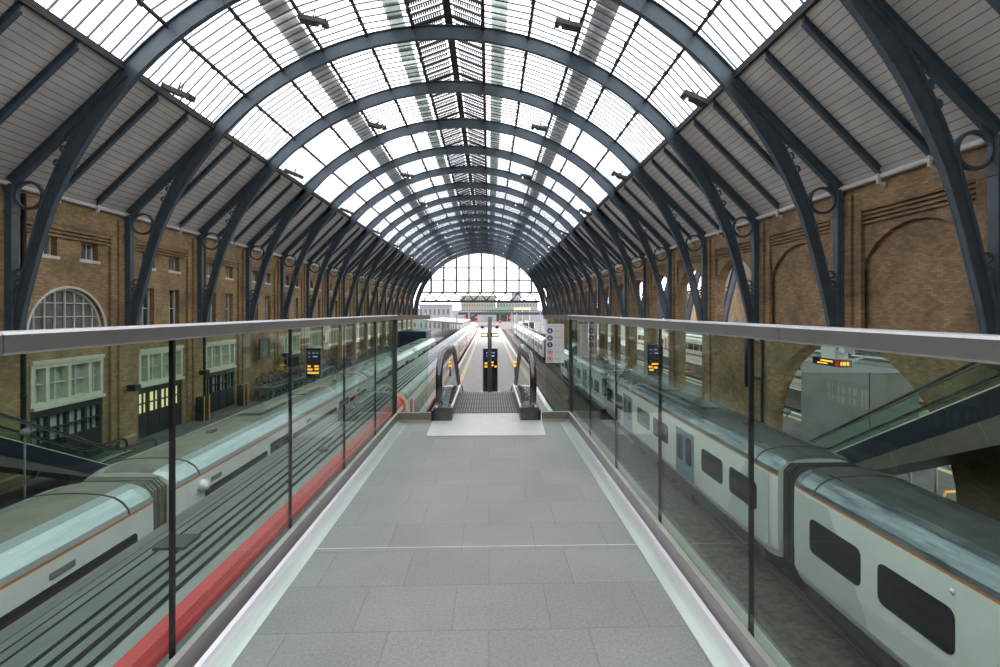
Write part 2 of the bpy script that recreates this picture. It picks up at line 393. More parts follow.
# ------------------------------------------------------------------ roof ribs
def torus(mb,c,Rr,r,n=22,m=6,depth=None):
    """ring in the x-z plane with rectangular section"""
    path=[]
    for k in range(n+1):
        a=2*pi*k/n
        path.append((c[0]+Rr*cos(a),c[2]+Rr*sin(a),cos(a),sin(a)))
    mb.band(path,-r,r,c[1]-(depth or r),c[1]+(depth or r))
def roofz(h): return 16.62-(h-11.9)*.995     # underside of the boarding at half width h
def make_rib():
    t=thing('roof_rib','x','roof rib',(XC,0,0))
    g=MB()
    mband(g,lambda i:0,depth_at,-.045,.045); mband(g,lambda i:0,lambda i:.045,-.12,.12); mband(g,lambda i:depth_at(i)-.045,lambda i:depth_at(i)+.01,-.11,.11)
    # web stiffeners where purlins cross
    for a in (6.5,15.0,23.5,31.7,39.8):
        for s in (1,-1):
            x=s*sin(R(a)); z=cos(R(a))
            g.band([(x*RO,ZC+z*RO,-x,-z),(x*RO+.05*z,ZC+z*RO-.05*x,-x,-z)],.05,.64,-.10,.10)
    # rivets on the lower curved length
    for s in (1,-1):
        i0=0
        L=0
        for i in range(len(side)-1):
            u,v,nu,nv=ARC[i]; u2,v2,_,_=ARC[i+1]
            for k in range(5):
                q=k/5
                for yy in (-.075,.075):
                    for off in (depth_at(i)+.015,):
                        cx=s*((u+(u2-u)*q)+nu*off); cz=(v+(v2-v)*q)+nv*off
                        g.box(cx-.013,cx+.013,yy-.018,yy+.018,cz-.018,cz+.018)
                    for off in (.10,depth_at(i)-.10):
                        cx=s*((u+(u2-u)*q)+nu*off); cz=(v+(v2-v)*q)+nv*off
                        g.box(cx-.018,cx+.018,-.065 if yy<0 else .05,-.05 if yy<0 else .065,cz-.018,cz+.018)
    g.build('arch_girder',M['iron'],t)
    for s in (1,-1):
        p=MB(); p.box(s*15.86,s*16.12,-.15,.15,6.2,12.2); p.box(s*15.8,s*16.2,-.22,.22,6.2,6.45); p.box(s*15.82,s*16.16,-.19,.19,11.1,11.2)
        p.build('post',M['iron'],t)
        c=MB()
        pts=[(s*16.12,roofz(16.12)-.02),(s*11.9,roofz(11.9)-.02)]
        d=(pts[1][0]-pts[0][0],pts[1][1]-pts[0][1]); L=sqrt(d[0]**2+d[1]**2)
        nx,nz=-d[1]/L,d[0]/L
        if nz>0: nx,nz=-nx,-nz
        pa=[(pts[0][0],pts[0][1],nx,nz),(pts[1][0],pts[1][1],nx,nz)]
        c.band(pa,0,.34,-.045,.045); c.band(pa,0,.045,-.12,.12); c.band(pa,.31,.36,-.12,.12)
        c.build('principal_rafter',M['iron'],t)
        r=MB(); torus(r,(s*15.33,0,11.78),.50,.045,28,depth=.065)
        r.build('ring',M['iron'],t)
        r=MB(); r.prism([(s*15.9,11.95),(s*15.9,12.4),(s*15.55,12.75),(s*15.5,12.45),(s*15.62,12.2)],'y',-.025,.025); r.build('gusset',M['iron'],t)
        def outer_z(x):
            for (u,v,_,_),(u2,v2,_,_) in zip(ARC,ARC[1:]):
                if u>=x>=u2: return v+(v2-v)*(u-x)/max(1e-6,u-u2)
            return 14
        for x in (14.30,14.06,13.86,13.70,13.57):
            zt=roofz(x)-.50; zo=outer_z(x); gap=max(.06,zt-zo)
            h=MB(); torus(h,(s*x,0,zo+min(gap/2,.16)+.02),min(gap/2*.8,.12),.026,12,depth=.04); h.build('small_ring',M['iron'],t)
        for z,rr in ((8.15,.09),(8.48,.115),(8.84,.14)):
            xo=15.7
            for (u,v,_,_) in ARC[:len(side)]:
                if v>=z: xo=u;break
            h=MB(); torus(h,(s*((xo+15.86)/2+.0),0,z),rr,.03,12,depth=.05); h.build('small_ring',M['iron'],t)
        k=MB(); k.prism([(s*15.35,6.2),(s*16.24,6.2),(s*16.24,5.75),(s*15.95,5.85)],'y',-.3,.3); k.build('corbel',M['stone'],t)
    return t
rib=make_rib()
for n in range(N0,N1+1):
    i=n-N0
    lab='%s blue-grey iron roof rib from the footbridge, spanning the hall on curved braces'%ordn(i)
    if n==N0: r_=rib; r_.location=(XC,RY(n),0); r_['label']=lab; r_['group']='iron roof ribs of the train shed'
    else: r_=dup(rib,(XC,RY(n),0),label=lab)
# neighbouring shed ribs seen through the open arches
XC2=XC+33.7
for i,n in enumerate(range(4,13)):
    dup(rib,(XC2,RY(n)+1.2,0),label='%s iron roof rib of the neighbouring shed seen through the brick arches'%ordn(i),group='iron roof ribs of the neighbouring shed')

# ------------------------------------------------------------------ ceilings, purlins, glazing
def ceiling(cx,s,name,lab,y0=YBACK,y1=YEND):
    c=MB(); h0,h1=11.85,16.45
    c.hexa([(cx+s*h0,y0,roofz(h0)),(cx+s*h1,y0,roofz(h1)),(cx+s*h1,y1,roofz(h1)),(cx+s*h0,y1,roofz(h0)),
            (cx+s*h0,y0,roofz(h0)+.15),(cx+s*h1,y0,roofz(h1)+.15),(cx+s*h1,y1,roofz(h1)+.15),(cx+s*h0,y1,roofz(h0)+.15)])
    struct(c.build(name,M['board']),lab)
ceiling(XC,-1,'ceiling_left','grey boarded roof slope above the left brick wall')
ceiling(XC,1,'ceiling_right','grey boarded roof slope above the right brick wall')
ceiling(XC2,1,'ceiling_far','boarded roof slope of the neighbouring shed',10,100)
ceiling(XC2,-1,'ceiling_near','boarded roof slope of the neighbouring shed above the arches',10,100)
for s_ in (-1,1):  # solid upper slabs added to cut the daylight in the neighbouring shed
    c=MB(); c.hexa([(XC2+s_*3.5,10,21.2),(XC2+s_*11.85,10,16.65),(XC2+s_*11.85,100,16.65),(XC2+s_*3.5,100,21.2),(XC2+s_*3.5,10,21.4),(XC2+s_*11.85,10,16.85),(XC2+s_*11.85,100,16.85),(XC2+s_*3.5,100,21.4)])
    struct(c.build('ceiling_blocker',M['board']),'added slab that darkens the neighbouring shed from above')
# eave trim
for s,nm in ((-1,'trim_left'),(1,'trim_right')):
    e=MB(); x=XC+s*16.24
    e.box(x-s*.22,x,YBACK,YEND,12.14,12.24); e.box(x-s*.25,x-s*.2,YBACK,YEND,12.18,12.28)
    struct(e.build(nm,M['eave']),'pale gutter trim along the foot of the %s boarded slope'%('left' if s<0 else 'right'))
# slim intermediate rafters
rf={}
for s in (-1,1):
    m=MB(); h0,h1=11.9,16.0
    for (o0,o1,w) in ((0,.26,.035),(.24,.29,.09),(0,.04,.09)):
        m.hexa([(s*h0,-w,roofz(h0)-o1),(s*h1,-w,roofz(h1)-o1),(s*h1,w,roofz(h1)-o1),(s*h0,w,roofz(h0)-o1),
                (s*h0,-w,roofz(h0)-o0),(s*h1,-w,roofz(h1)-o0),(s*h1,w,roofz(h1)-o0),(s*h0,w,roofz(h0)-o0)])
    t=thing('roof_rafter','x','rafter',(XC,0,0)); m.build('beam',M['iron'],t)
    b=MB(); b.box(s*15.92,s*16.02,-.04,.04,11.95,12.3); b.prism([(s*15.9,12.0),(s*16.2,12.0),(s*16.2,11.8)],'y',-.05,.05); b.build('bracket',M['eave'],t)
    rf[s]=t
for s in (-1,1):
    first=True
    for n in range(N0-1,N1):
        for k in (1,2):
            lab='%s slim rafter on the %s boarded slope between the %s and %s ribs'%(('nearer','farther')[k-1],'left' if s<0 else 'right',ordn(n-N0),ordn(n-N0+1)) if n>=N0 else '%s slim rafter on the %s boarded slope, before the first rib'%(('nearer','farther')[k-1],'left' if s<0 else 'right')
            loc=(XC,RY(n)+BAY*k/3,0)
            if first: o=rf[s]; o.location=loc; o['label']=lab; o['group']='slim rafters under the boarding'; first=False
            else: dup(rf[s],loc,label=lab)
# purlins
ANG=[6.5,15.0,23.5,31.7,39.8]
def radial_box(mb,a,r0,r1,w,y0,y1,s):
    x,z=s*sin(R(a)),cos(R(a)); tx,tz=z,-x
    P=[]
    for y in (y0,y1):
        for rr,ww in ((r0,-w),(r0,w),(r1,w),(r1,-w)):
            P.append((rr*x+tx*ww,y,ZC+rr*z+tz*ww))
    mb.hexa(P)
for s in (-1,1):
    for i,a in enumerate(ANG):
        m=MB(); radial_box(m,a,15.86,16.08,.035,YBACK,YEND,s); radial_box(m,a,15.84,15.89,.06,YBACK,YEND,s); radial_box(m,a,16.04,16.1,.07,YBACK,YEND,s)
        y=RY(-2)
        while y<YEND-2:
            for q in (1.5,3.05,4.6): radial_box(m,a,15.78,15.92,.10,y+q-.06,y+q+.06,s)
            y+=BAY
        tag(m.build('roof_purlin',M['purlin'],None,(XC,0,0)),'%s dark lengthwise purlin %s of the ridge under the glass roof'%(ordn(i),'left' if s<0 else 'right'),'purlin','lengthwise purlins of the glass roof')
    m=MB(); m.box(s*11.78,s*11.95,YBACK,YEND,16.62,16.80); m.box(s*11.74,s*11.80,YBACK,YEND,16.58,16.86)
    tag(m.build('edge_beam',M['purlin'],None,(XC,0,0)),'grey edge beam where the glass meets the %s boarded slope'%('left' if s<0 else 'right'),'beam')
m=MB(); m.box(-.13,.13,YBACK,YEND,22.55,22.85); m.box(-.2,.2,YBACK,YEND,22.50,22.56)
tag(m.build('ridge_beam',M['purlin'],None,(XC,0,0)),'dark ridge beam along the top of the louvred roof','beam')

NODES=[0]+ANG+[48.3]
# one bay of glazing, local y 0..BAY
gl=MB(); gb=MB()
def node(a,s,r=16.14): return (s*r*sin(R(a)),ZC+r*cos(R(a))) if a<48 else (s*11.85,16.80)
for s in (-1,1):
    for i in range(1,len(NODES)-1):
        A=node(NODES[i],s); B=node(NODES[i+1],s)
        nx,nz=(A[1]-ZC+B[1]-ZC),0
        mx,mz=(A[0]+B[0])/2,(A[1]+B[1])/2-ZC; L=sqrt(mx*mx+mz*mz); nx,nz=mx/L,mz/L
        def off(P,o): return (P[0]+nx*o,P[1]+nz*o)
        a1,b1,a2,b2=off(A,.0),off(B,.0),off(A,.012),off(B,.012)
        gl.hexa([(a1[0],0,a1[1]),(b1[0],0,b1[1]),(b1[0],BAY,b1[1]),(a1[0],BAY,a1[1]),(a2[0],0,a2[1]),(b2[0],0,b2[1]),(b2[0],BAY,b2[1]),(a2[0],BAY,a2[1])])
        for k in range(12):
            y=(k+.5)*BAY/12; w=.022
            p,q,p2,q2=off(A,-.06),off(B,-.06),off(A,-.001),off(B,-.001)
            gb.hexa([(p[0],y-w,p[1]),(q[0],y-w,q[1]),(q[0],y+w,q[1]),(p[0],y+w,p[1]),(p2[0],y-w,p2[1]),(q2[0],y-w,q2[1]),(q2[0],y+w,q2[1]),(p2[0],y+w,p2[1])])
WN=[0]
def wname():
    WN[0]+=1; return 'window_%d'%WN[0]
w0=gl.build(wname(),M['skyglass'],None,(XC,RY(-2),0)); struct(w0,'glass roof bay')
gb.build('glazing_bar',M['bar'],w0)
w0['label']='bay of roof glazing before the first rib'
for n in range(-1,N1):
    o=dup(w0,(XC,RY(n),0),name=wname()); 
    o['label']='bay of white roof glazing beyond the %s rib'%ordn(n-N0) if n>=N0 else 'bay of roof glazing before the first rib'
# louvred ridge, one bay
lv=thing('ridge_louvre','x','louvre',(XC,0,0))
for s in (-1,1):
    fr=MB(); sl=MB()
    A=(s*1.80,21.98); B=(s*.12,22.62)
    def at(q,o=0):
        return (A[0]+(B[0]-A[0])*q, A[1]+(B[1]-A[1])*q+o)
    nb=6
    for k in range(nb+1):
        y=k*BAY/nb; p,q=at(0),at(1); w=.055 if k%2==0 else .03
        y=max(w,min(BAY-w,y))
        fr.hexa([(p[0],y-w,p[1]-.12),(q[0],y-w,q[1]-.12),(q[0],y+w,q[1]-.12),(p[0],y+w,p[1]-.12),(p[0],y-w,p[1]),(q[0],y-w,q[1]),(q[0],y+w,q[1]),(p[0],y+w,p[1])])
        if k<nb:
            ym=y+BAY/nb/2
            fr.hexa([(p[0],ym-.02,p[1]-.06),(q[0],ym-.02,q[1]-.06),(q[0],ym+.02,q[1]-.06),(p[0],ym+.02,p[1]-.06),(p[0],ym-.02,p[1]),(q[0],ym-.02,q[1]),(q[0],ym+.02,q[1]),(p[0],ym+.02,p[1])])
            for j in range(13):
                c=at(.05+j*.066)
                for (ya,yb) in ((y+.12,ym-.10),(ym+.1,y+BAY/nb-.12)):
                    sl.hexa([(c[0]-.045,ya,c[1]-.03),(c[0]+.02,ya,c[1]-.03),(c[0]+.02,yb,c[1]-.03),(c[0]-.045,yb,c[1]-.03),(c[0]-.02,ya,c[1]+.05),(c[0]+.045,ya,c[1]+.05),(c[0]+.045,yb,c[1]+.05),(c[0]-.02,yb,c[1]+.05)])
    fr.build('louvre_frame',M['purlin'],lv); sl.build('slat_bank',M['bar'],lv)
for n in range(0,N1):
    lab='louvred vent strip along the ridge, in the bay beyond the %s rib'%ordn(n-N0) if n>=N0 else 'louvred vent strip along the ridge, before the first rib'
    if n==0: lv.location=(XC,RY(n),0); lv['label']=lab; lv['group']='louvred ridge vents'
    else: dup(lv,(XC,RY(n),0),label=lab)
# maintenance walkways on top of the glass: open gratings
for s in (-1,1):
    for (lab,ac,half,step,rr) in (('metal maintenance walkway on the glass roof, %s of the ridge',26.3,.50,.085,16.5),('narrow frosted strip beside the ridge louvres, %s side',9.2,.40,.17,16.35)):
        m=MB(); nb=int(2*half/step)
        hw_=.062
        for k in range(nb+1):
            da=(-half+k*step)/rr
            x,z=s*sin(R(ac)+da),cos(R(ac)+da)
            if False: pass
        if True:
            a_,b_=R(ac)-half/rr,R(ac)+half/rr
            xa,za,xb,zb_=rr*s*sin(a_),ZC+rr*cos(a_),rr*s*sin(b_),ZC+rr*cos(b_)
            y=YBACK
            while y<YEND:
                ye=min(YEND,y+BAY/6-.035)
                m.hexa([(xa,y,za-.02),(xb,y,zb_-.02),(xb,ye,zb_-.02),(xa,ye,za-.02),(xa,y,za+.02),(xb,y,zb_+.02),(xb,ye,zb_+.02),(xa,ye,za+.02)])
                y+=BAY/6
        y=YBACK
        while y<YEND:
            for e in ((ac,half),):
                P=[]
                a_,b_=R(ac)-half/rr,R(ac)+half/rr
                x0,z0,x1,z1=rr*s*sin(a_),ZC+rr*cos(a_),rr*s*sin(b_),ZC+rr*cos(b_)
                m.hexa([(x0,y,z0-.10),(x1,y,z1-.10),(x1,y+.10,z1-.10),(x0,y+.10,z0-.10),(x0,y,z0-.02),(x1,y,z1-.02),(x1,y+.10,z1-.02),(x0,y+.10,z0-.02)])
                if rr>16.4: 
                    m.box(x0-.02,x0+.02,y,y+.04,z0,z0+1.0)
            y+=BAY/6
        if half>.45:
            m.box(x0-.02,x0+.02,YBACK,YEND,z0+.96,z0+1.0); m.box(x0-.02,x0+.02,YBACK,YEND,z0+.5,z0+.53)
        tag(m.build('roof_walkway',M['walk'] if half>.45 else M['frost'],None,(XC,0,0)),lab%('left' if s<0 else 'right'),'walkway','gratings on the glass roof')
# floodlights
fl=thing('floodlight','x','floodlight')
m=MB(); m.box(-.55,.55,-.22,.22,0,.2); m.box(-.5,.5,-.17,.17,-.03,.0); m.box(-.6,-.55,-.25,.25,-.02,.22); m.box(.55,.6,-.25,.25,-.02,.22); m.build('housing',M['purlin'],fl)
m=MB(); m.tube([(0,-.1,.18),(0,-.1,.55)],.03,6); m.tube([(0,.1,.18),(0,.1,.55)],.03,6); m.build('hanger',M['purlin'],fl)
m=MB(); m.lathe([(0,-.15),(.04,-.13),(.055,-.09),(.04,-.05),(.02,-.02)],(.33,0,0),10); m.build('lamp',M['bulb'],fl)
first=True
for row,(hx,zz,tilt) in enumerate(((-11.0,16.85,R(-38)),(11.0,16.85,R(38)),(-5.6,20.35,R(-18)),(5.6,20.35,R(18)))):
    i=0
    for n in range(N0+1,N1,2):
        rn=['low on the left edge of the glass','low on the right edge of the glass','high on the left of the glass roof','high on the right of the glass roof'][row]
        lab='%s floodlight %s'%(ordn(i),rn)
        y=RY(n)+(1.9 if row<2 else 2.6)
        if first: o=fl; o['label']=lab; o['group']='floodlights under the glass roof'; first=False
        else: o=dup(fl,label=lab)
        o.location=(XC+hx,y,zz-.35); o.rotation_euler=(0,-tilt*0.6 if hx>0 else -tilt*.6,0 if hx<0 else pi)
        if hx>0: o.rotation_euler=(0,-tilt*.6,pi)
        i+=1

# ------------------------------------------------------------------ walls
def slab(mb,xf,xb,y0,y1,z0,z1,holes,mi=0):
    """wall slab between x=xf and x=xb; holes = [(ya,yb,fn)] with fn(y)->(lo,hi)"""
    ys={y0,y1}
    for h in holes:
        ya,yb=max(h[0],y0),min(h[1],y1)
        if ya>=yb: continue
        n=h[3] if len(h)>3 else 1
        for k in range(n+1): 
            c=h[0]+(h[1]-h[0])*(.5-.5*cos(pi*k/n)) if n>1 else h[0]+(h[1]-h[0])*k
            if y0<=c<=y1: ys.add(c)
    ys=sorted(ys)
    for a,b in zip(ys,ys[1:]):
        if b-a<1e-5: continue
        mid=(a+b)/2
        act=sorted([h for h in holes if h[0]<mid<h[1]],key=lambda h:h[2](mid)[0])
        cur=(z0,z0)
        segs=[]
        for h in act:
            la,ha=h[2](a); lb,hb=h[2](b)
            segs.append((cur,(la,lb))); cur=(ha,hb)
        segs.append((cur,(z1,z1)))
        for (p,q) in segs:
            if q[0]-p[0]<1e-4 and q[1]-p[1]<1e-4: continue
            mb.hexa([(xf,a,p[0]),(xb,a,p[0]),(xb,b,p[1]),(xf,b,p[1]),(xf,a,q[0]),(xb,a,q[0]),(xb,b,q[1]),(xf,b,q[1])],mi)
def rect(y0,y1,lo,hi): return (y0,y1,lambda y:(lo,hi),1)
def archh(yc,hw,lo,spring):
    return (yc-hw,yc+hw,lambda y:(lo,spring+sqrt(max(0,hw*hw-(y-yc)**2))),18)
# left wall ------------------------------------------------
LW=MB(); holes=[]
fan=RY(3)+BAY/2; FR=1.98
winspec=[]; tallspec=[]; shopspec=[]
for n in range(N0-1,N1):
    yc=RY(n)+BAY/2
    if n==3:
        holes.append((yc-FR,yc+FR,lambda y,yc=yc:(6.42,6.42+sqrt(max(0,FR*FR-(y-yc)**2))),18))
    for d in (-1.1,1.1):
        holes.append(rect(yc+d-.48,yc+d+.48,9.75,10.55)); winspec.append((n,yc+d,d))
        if n!=3:
            holes.append(rect(yc+d-.48,yc+d+.48,6.45,8.65)); tallspec.append((n,yc+d,d))
    if n not in (6,):
        holes.append(rect(yc-1.85,yc+1.85,0,5.35)); shopspec.append((n,yc))
slab(LW,XL-.15,XL-.65,YBACK,YEND,-1.2,12.5,holes)
# front layer: piers and the band over the recessed panels
fh=[]
for n in range(-2,N1):
    fh.append(rect(RY(n)+.85,RY(n)+BAY-.85,0.0,11.12))
slab(LW,XL,XL-.15,YBACK,YEND,-1.2,12.5,fh)
for n in range(-2,N1+1):
    # second step of the pier and stone-ish base
    LW.box(XL+.12,XL,RY(n)-.48,RY(n)+.48,-.9,11.9)
for n in range(-2,N1):
    for k in range(4):
        LW.box(XL-.15,XL-.03+.0*k,RY(n)+.85,RY(n)+BAY-.85,11.12-.16*k-.07,11.12-.16*k)
        LW.box(XL-.15,XL-.06,RY(n)+.85,RY(n)+BAY-.85,11.12-.16*k-.16,11.12-.16*k-.07) if k==0 else None
struct(LW.build('wall_left',M['brickL']),'long yellow-brown brick wall with windows on the left')
m=MB()
for n in range(-2,N1+1): m.prism([(XL,-.0),(XL+.2,0),(XL+.2,1.0),(XL+.12,1.1),(XL,1.1)],'y',RY(n)-.56,RY(n)+.56)
for s_,xx in ((1,XR),):
    pass
struct(m.build('trim_base',M['pierbrick']),'pale stone bases of the left wall piers')
# fanlight ring of voussoirs
m=MB()
path=[(fan+FR*cos(R(a)),6.42+FR*sin(R(a)),cos(R(a)),sin(R(a))) for a in range(0,181,6)]
m.band(path,0,.10,XL-.17,XL-.10,ax='x')
wf=m.build(wname(),M['stone']); struct(wf,'half-round fanlight window with white bars in the left wall')
m=MB(); m.band(path,-.10,0,XL-.42,XL-.30,ax='x'); m.box(XL-.42,XL-.30,fan-FR,fan+FR,6.42,6.51)
for k in range(1,8):
    y=fan-FR+k*2*FR/8; z=6.45+sqrt(max(0,(FR-.08)**2-(y-fan)**2)); m.box(XL-.40,XL-.33,y-.02,y+.02,6.45,z)
for z in (7.15,7.75):
    hw=sqrt(FR*FR-(z-6.42)**2); m.box(XL-.40,XL-.33,fan-hw,fan+hw,z-.02,z+.02)
m.build('window_frame',M['whiteframe'],wf)
m=MB(); n_=24; m.prism([(fan+FR*cos(pi*k/n_),6.42+FR*sin(pi*k/n_)) for k in range(n_+1)],'x',XL-.44,XL-.42); m.build('pane',M['winglass2'],wf)
m=MB(); m.box(XL-.3,XL+.02,fan-FR-.15,fan+FR+.15,6.30,6.42); m.build('window_sill',M['stone'],wf)
def sash(w,h,cols,rows,mat_,sill=True):
    root=MB(); f=.06
    root.box(-.36,-.26,-w/2,-w/2+f,0,h); root.box(-.36,-.26,w/2-f,w/2,0,h); root.box(-.36,-.26,-w/2+f,w/2-f,0,f); root.box(-.36,-.26,-w/2+f,w/2-f,h-f,h)
    for k in range(1,cols): y=-w/2+k*w/cols; root.box(-.35,-.28,y-.018,y+.018,f,h-f)
    for k in range(1,rows): z=k*h/rows; root.box(-.35,-.27,-w/2+f,w/2-f,z-.025,z+.025)
    o=root.build(wname(),M['whiteframe']); struct(o,'x')
    p=MB(); p.box(-.39,-.37,-w/2,w/2,0,h); p.build('pane',mat_,o)
    if sill:
        q=MB(); q.box(-.26,.03,-w/2-.12,w/2+.12,-.14,0); q.build('window_sill',M['stone'],o)
    return o
small=sash(.96,.8,3,1,M['winglass2']); tall=sash(.96,2.2,2,2,M['winglass']); tall2=sash(.96,2.2,2,2,M['winglass2'])
f1=True
for (n,y,d) in winspec:
    o=small if f1 else dup(small,name=wname()); f1=False
    o.location=(XL-.15,y,9.75); o['label']='small upper window in the left wall, %s of the pair %s rib'%('nearer' if d<0 else 'farther','after the '+ordn(n-N0) if n>=N0 else 'before the first')
u1=u2=True
for (n,y,d) in tallspec:
    if n in (4,): 
        o=tall if u1 else dup(tall,name=wname()); u1=False
    else:
        o=tall2 if u2 else dup(tall2,name=wname()); u2=False
    o.location=(XL-.15,y,6.45); o['label']='tall sash window in the left wall, %s of the pair %s rib'%('nearer' if d<0 else 'farther','after the '+ordn(n-N0) if n>=N0 else 'before the first')
# shop fronts under the sash windows
def shopfront(litmat,blind):
    t=thing('shop_front','x','shop front')
    b=MB(); W=1.85
    b.box(-.3,.12,-W,W,5.18,5.35); b.box(-.3,.05,-W,W,5.02,5.18); b.box(-.3,.03,-W,W,3.45,3.62); b.box(-.3,.16,-W,W,3.32,3.45)
    for y in (-W,-1.18,-.1,1.0,W-.16): b.box(-.3,.04,y,y+.16,3.6,5.05)
    for y in (-1.55,-.62,.42,1.42): b.box(-.28,-.1,y,y+.05,3.6,5.05)
    b.box(-.28,-.1,-W,W,4.32,4.36)
    b.build('cream_window_bay',M['cream'],t)
    p=MB(); p.box(-.34,-.3,-W,W,3.45,5.2); p.build('pane',blind,t)
    d=MB(); d.box(-.3,.0,-W,W,2.98,3.32); d.box(-.26,-.08,-W,W,0,1.9)
    for y in (-W,-1.02,-.07,.88,W-.14): d.box(-.26,-.06,y,y+.14,0,3.1)
    for y in (-1.36,-.43,.48,1.32): d.box(-.2,-.1,y+.02,y+.05,1.9,3.0)
    d.box(-.2,-.02,-W,W,2.4,2.45)
    d.build('dark_door_front',M['blackwood'],t)
    q=MB(); q.box(-.25,-.22,-W+.1,W-.1,1.9,3.0); q.build('door_glass',litmat,t)
    return t
sA=shopfront(M['blind'],M['blind']); sB=shopfront(M['lit'],M['blind']); a1=b1=True
for (n,y) in shopspec:
    lit=n in (4,9)
    if lit: o=sB if b1 else dup(sB); b1=False
    else: o=sA if a1 else dup(sA); a1=False
    o.location=(XL-.15,y,0); o['group']='shop fronts in the left wall'
    o['label']=('cream window bay over dark doors%s, left wall, after the %s rib'%(' glowing yellow' if lit else '',ordn(n-N0))) if n>=N0 else 'cream window bay over dark doors, left wall, before the first rib'
# down pipes
for y,l in ((RY(3)+.62,'black downpipe on the left wall beside the half-round window'),(RY(5)+.62,'black downpipe on the left wall before the third pair of windows')):
    m=MB(); m.tube([(XL+.13,y,0),(XL+.13,y,12)],.085,10)
    for z in (1.5,4,6.5,9): m.tube([(XL+.13,y,z),(XL+.13,y,z+.12)],.11,10)
    tag(m.build('downpipe',M['black']),l,'downpipe')
# wall lamps (black brackets)
for n in (4,5,7,8):
    m=MB(); y=RY(n)+.0; m.box(XL+.12,XL+.5,y-.04,y+.04,3.55,3.62); m.box(XL+.35,XL+.75,y-.3,y+.1,3.4,3.7)
    tag(m.build('wall_speaker',M['black']),'black box speaker bracketed to the left wall pier at the %s rib'%ordn(n-N0),'speaker','black box speakers')
m=MB(); t=thing('framed_board','black framed panel standing off the left wall above the bicycles','notice board',(XL+.4,RY(6)+2.2,0))
m.box(0,.10,-.9,-.75,3.6,5.2); m.box(0,.10,.75,.9,3.6,5.2); m.box(0,.1,-.75,.75,5.05,5.2); m.box(0,.1,-.75,.75,3.6,3.75); m.build('frame',M['black'],t)
m=MB(); m.box(.03,.06,-.75,.75,3.75,5.05); m.build('board_face',M['winglass2'],t)
m=MB(); m.box(-.55,0,-.05,.05,4.3,4.4); m.build('bracket',M['black'],t)

# right wall ------------------------------------------------
RW=MB(); op=[]; bl=[]
big=archh(19.45,5.05,-.9,1.22)
for n in range(-2,N1):
    yc=RY(n)+BAY/2
    if n<=3: bl.append(archh(yc,2.65,6.35,7.85))
    elif n==4: op.append(archh(yc,2.45,6.5,8.0))
    else: op.append(archh(yc,2.35,0.0,8.05))
op.append(big)
slab(RW,XR+.15,XR+.32,YBACK,YEND,-1.2,12.5,op+bl)
slab(RW,XR+.32,XR+.75,YBACK,YEND,-1.2,12.5,op)
fh=[rect(RY(n)+.85,RY(n)+BAY-.85,6.3 if n<=4 else 0.0,11.25) for n in range(-2,N1)]
fh2=[h for h in fh]
slab(RW,XR,XR+.15,YBACK,RY(5)-1.0,-1.2,12.5,[h for h in fh if h[0]<RY(5)-1]+[big])
slab(RW,XR,XR+.15,RY(5)-1.0,YEND,-1.2,12.5,[h for h in fh if h[0]>=RY(5)-1])
for n in range(-2,N1+1): RW.box(XR-.12,XR,RY(n)-.48,RY(n)+.48,6.3 if n<=4 else 0,11.9)
for n in range(-2,N1):
    for k in range(4): RW.box(XR+.15,XR+.03,RY(n)+.85,RY(n)+BAY-.85,11.25-.16*k-.07,11.25-.16*k)
struct(RW.build('wall_right',M['brickR']),'long brown brick wall with blind and open arches on the right')
m=MB()
for n in range(5,N1+1): m.prism([(XR,-.0),(XR-.3,0),(XR-.3,1.1),(XR-.12,1.35),(XR,1.35)],'y',RY(n)-.62,RY(n)+.62)
struct(m.build('trim_plinth',M['concrete']),'pale stone bases of the right wall piers')
# unseen rear wall added to block light, and gable ends
m=MB(); m.box(XL-.6,XR+1,YBACK-.6,YBACK,-1.2,23.5); struct(m.build('wall_blocker',M['brickL']),'unseen brick wall added behind the footbridge to block light')
# far gable window
gw=MB()
n_=40; gp=[(XC+15.3*cos(pi*k/n_),6.3+15.2*sin(pi*k/n_)) for k in range(n_+1)]
def gz(x): 
    d=(x-XC)/15.3
    return 6.3+15.2*sqrt(max(0,1-d*d))
ga=[p for p in gp if p[1]>12.0]
gm=MB()
path=[(x,z,(x-XC)/15.5,(z-6.3)/15.5) for x,z in gp]
gm.band(path,-.1,1.0,YEND-.2,YEND+.2)
gwo=gm.build(wname(),M['purlin']); struct(gwo,'arched glazed end screen at the far end of the hall')
m=MB(); lim=sqrt(max(0,1-((12.0-6.3)/15.2)**2))*15.3
m.box(XC-lim-.4,XC+lim+.4,YEND-.2,YEND+.2,11.75,12.1)
for k in range(-4,5):
    x=XC+.25+k*3.06
    if abs(x-XC)<lim: m.box(x-.2,x+.2,YEND-.15,YEND+.15,12.0,gz(x)); m.box(x-.12,x+.12,YEND-.1,YEND+.1,9.6,12.0) if False else None
for z in (14.9,17.9):
    w=15.3*sqrt(1-((z-6.3)/15.2)**2); m.box(XC-w,XC+w,YEND-.05,YEND+.05,z-.15,z+.15)
x=XC-lim
while x<XC+lim:
    m.box(x-.04,x+.04,YEND-.03,YEND+.03,12,gz(x)); x+=.61
m.build('mullions',M['purlin'],gwo)
m=MB(); m.prism([(XC+lim,12.0)]+ga+[(XC-lim,12.0)],'y',YEND+.05,YEND+.07); m.build('pane',M['gableglass'],gwo)
t=thing('lattice_truss','horizontal lattice truss hanging under the far glazed screen','truss',(XC,YEND,0))
m=MB(); m.box(-14.6,14.6,-.15,.15,9.45,10.0); m.build('bottom_chord',M['purlin'],t)
m=MB(); 
k=0; x=-13.8
while x<13.7:
    m.tube([(x,0,9.85),(x+1.53,0,11.8)],.17,5); m.tube([(x+1.53,0,11.8),(x+3.06,0,9.85)],.17,5); x+=3.06
m.build('lattice_bars',M['purlin'],t)

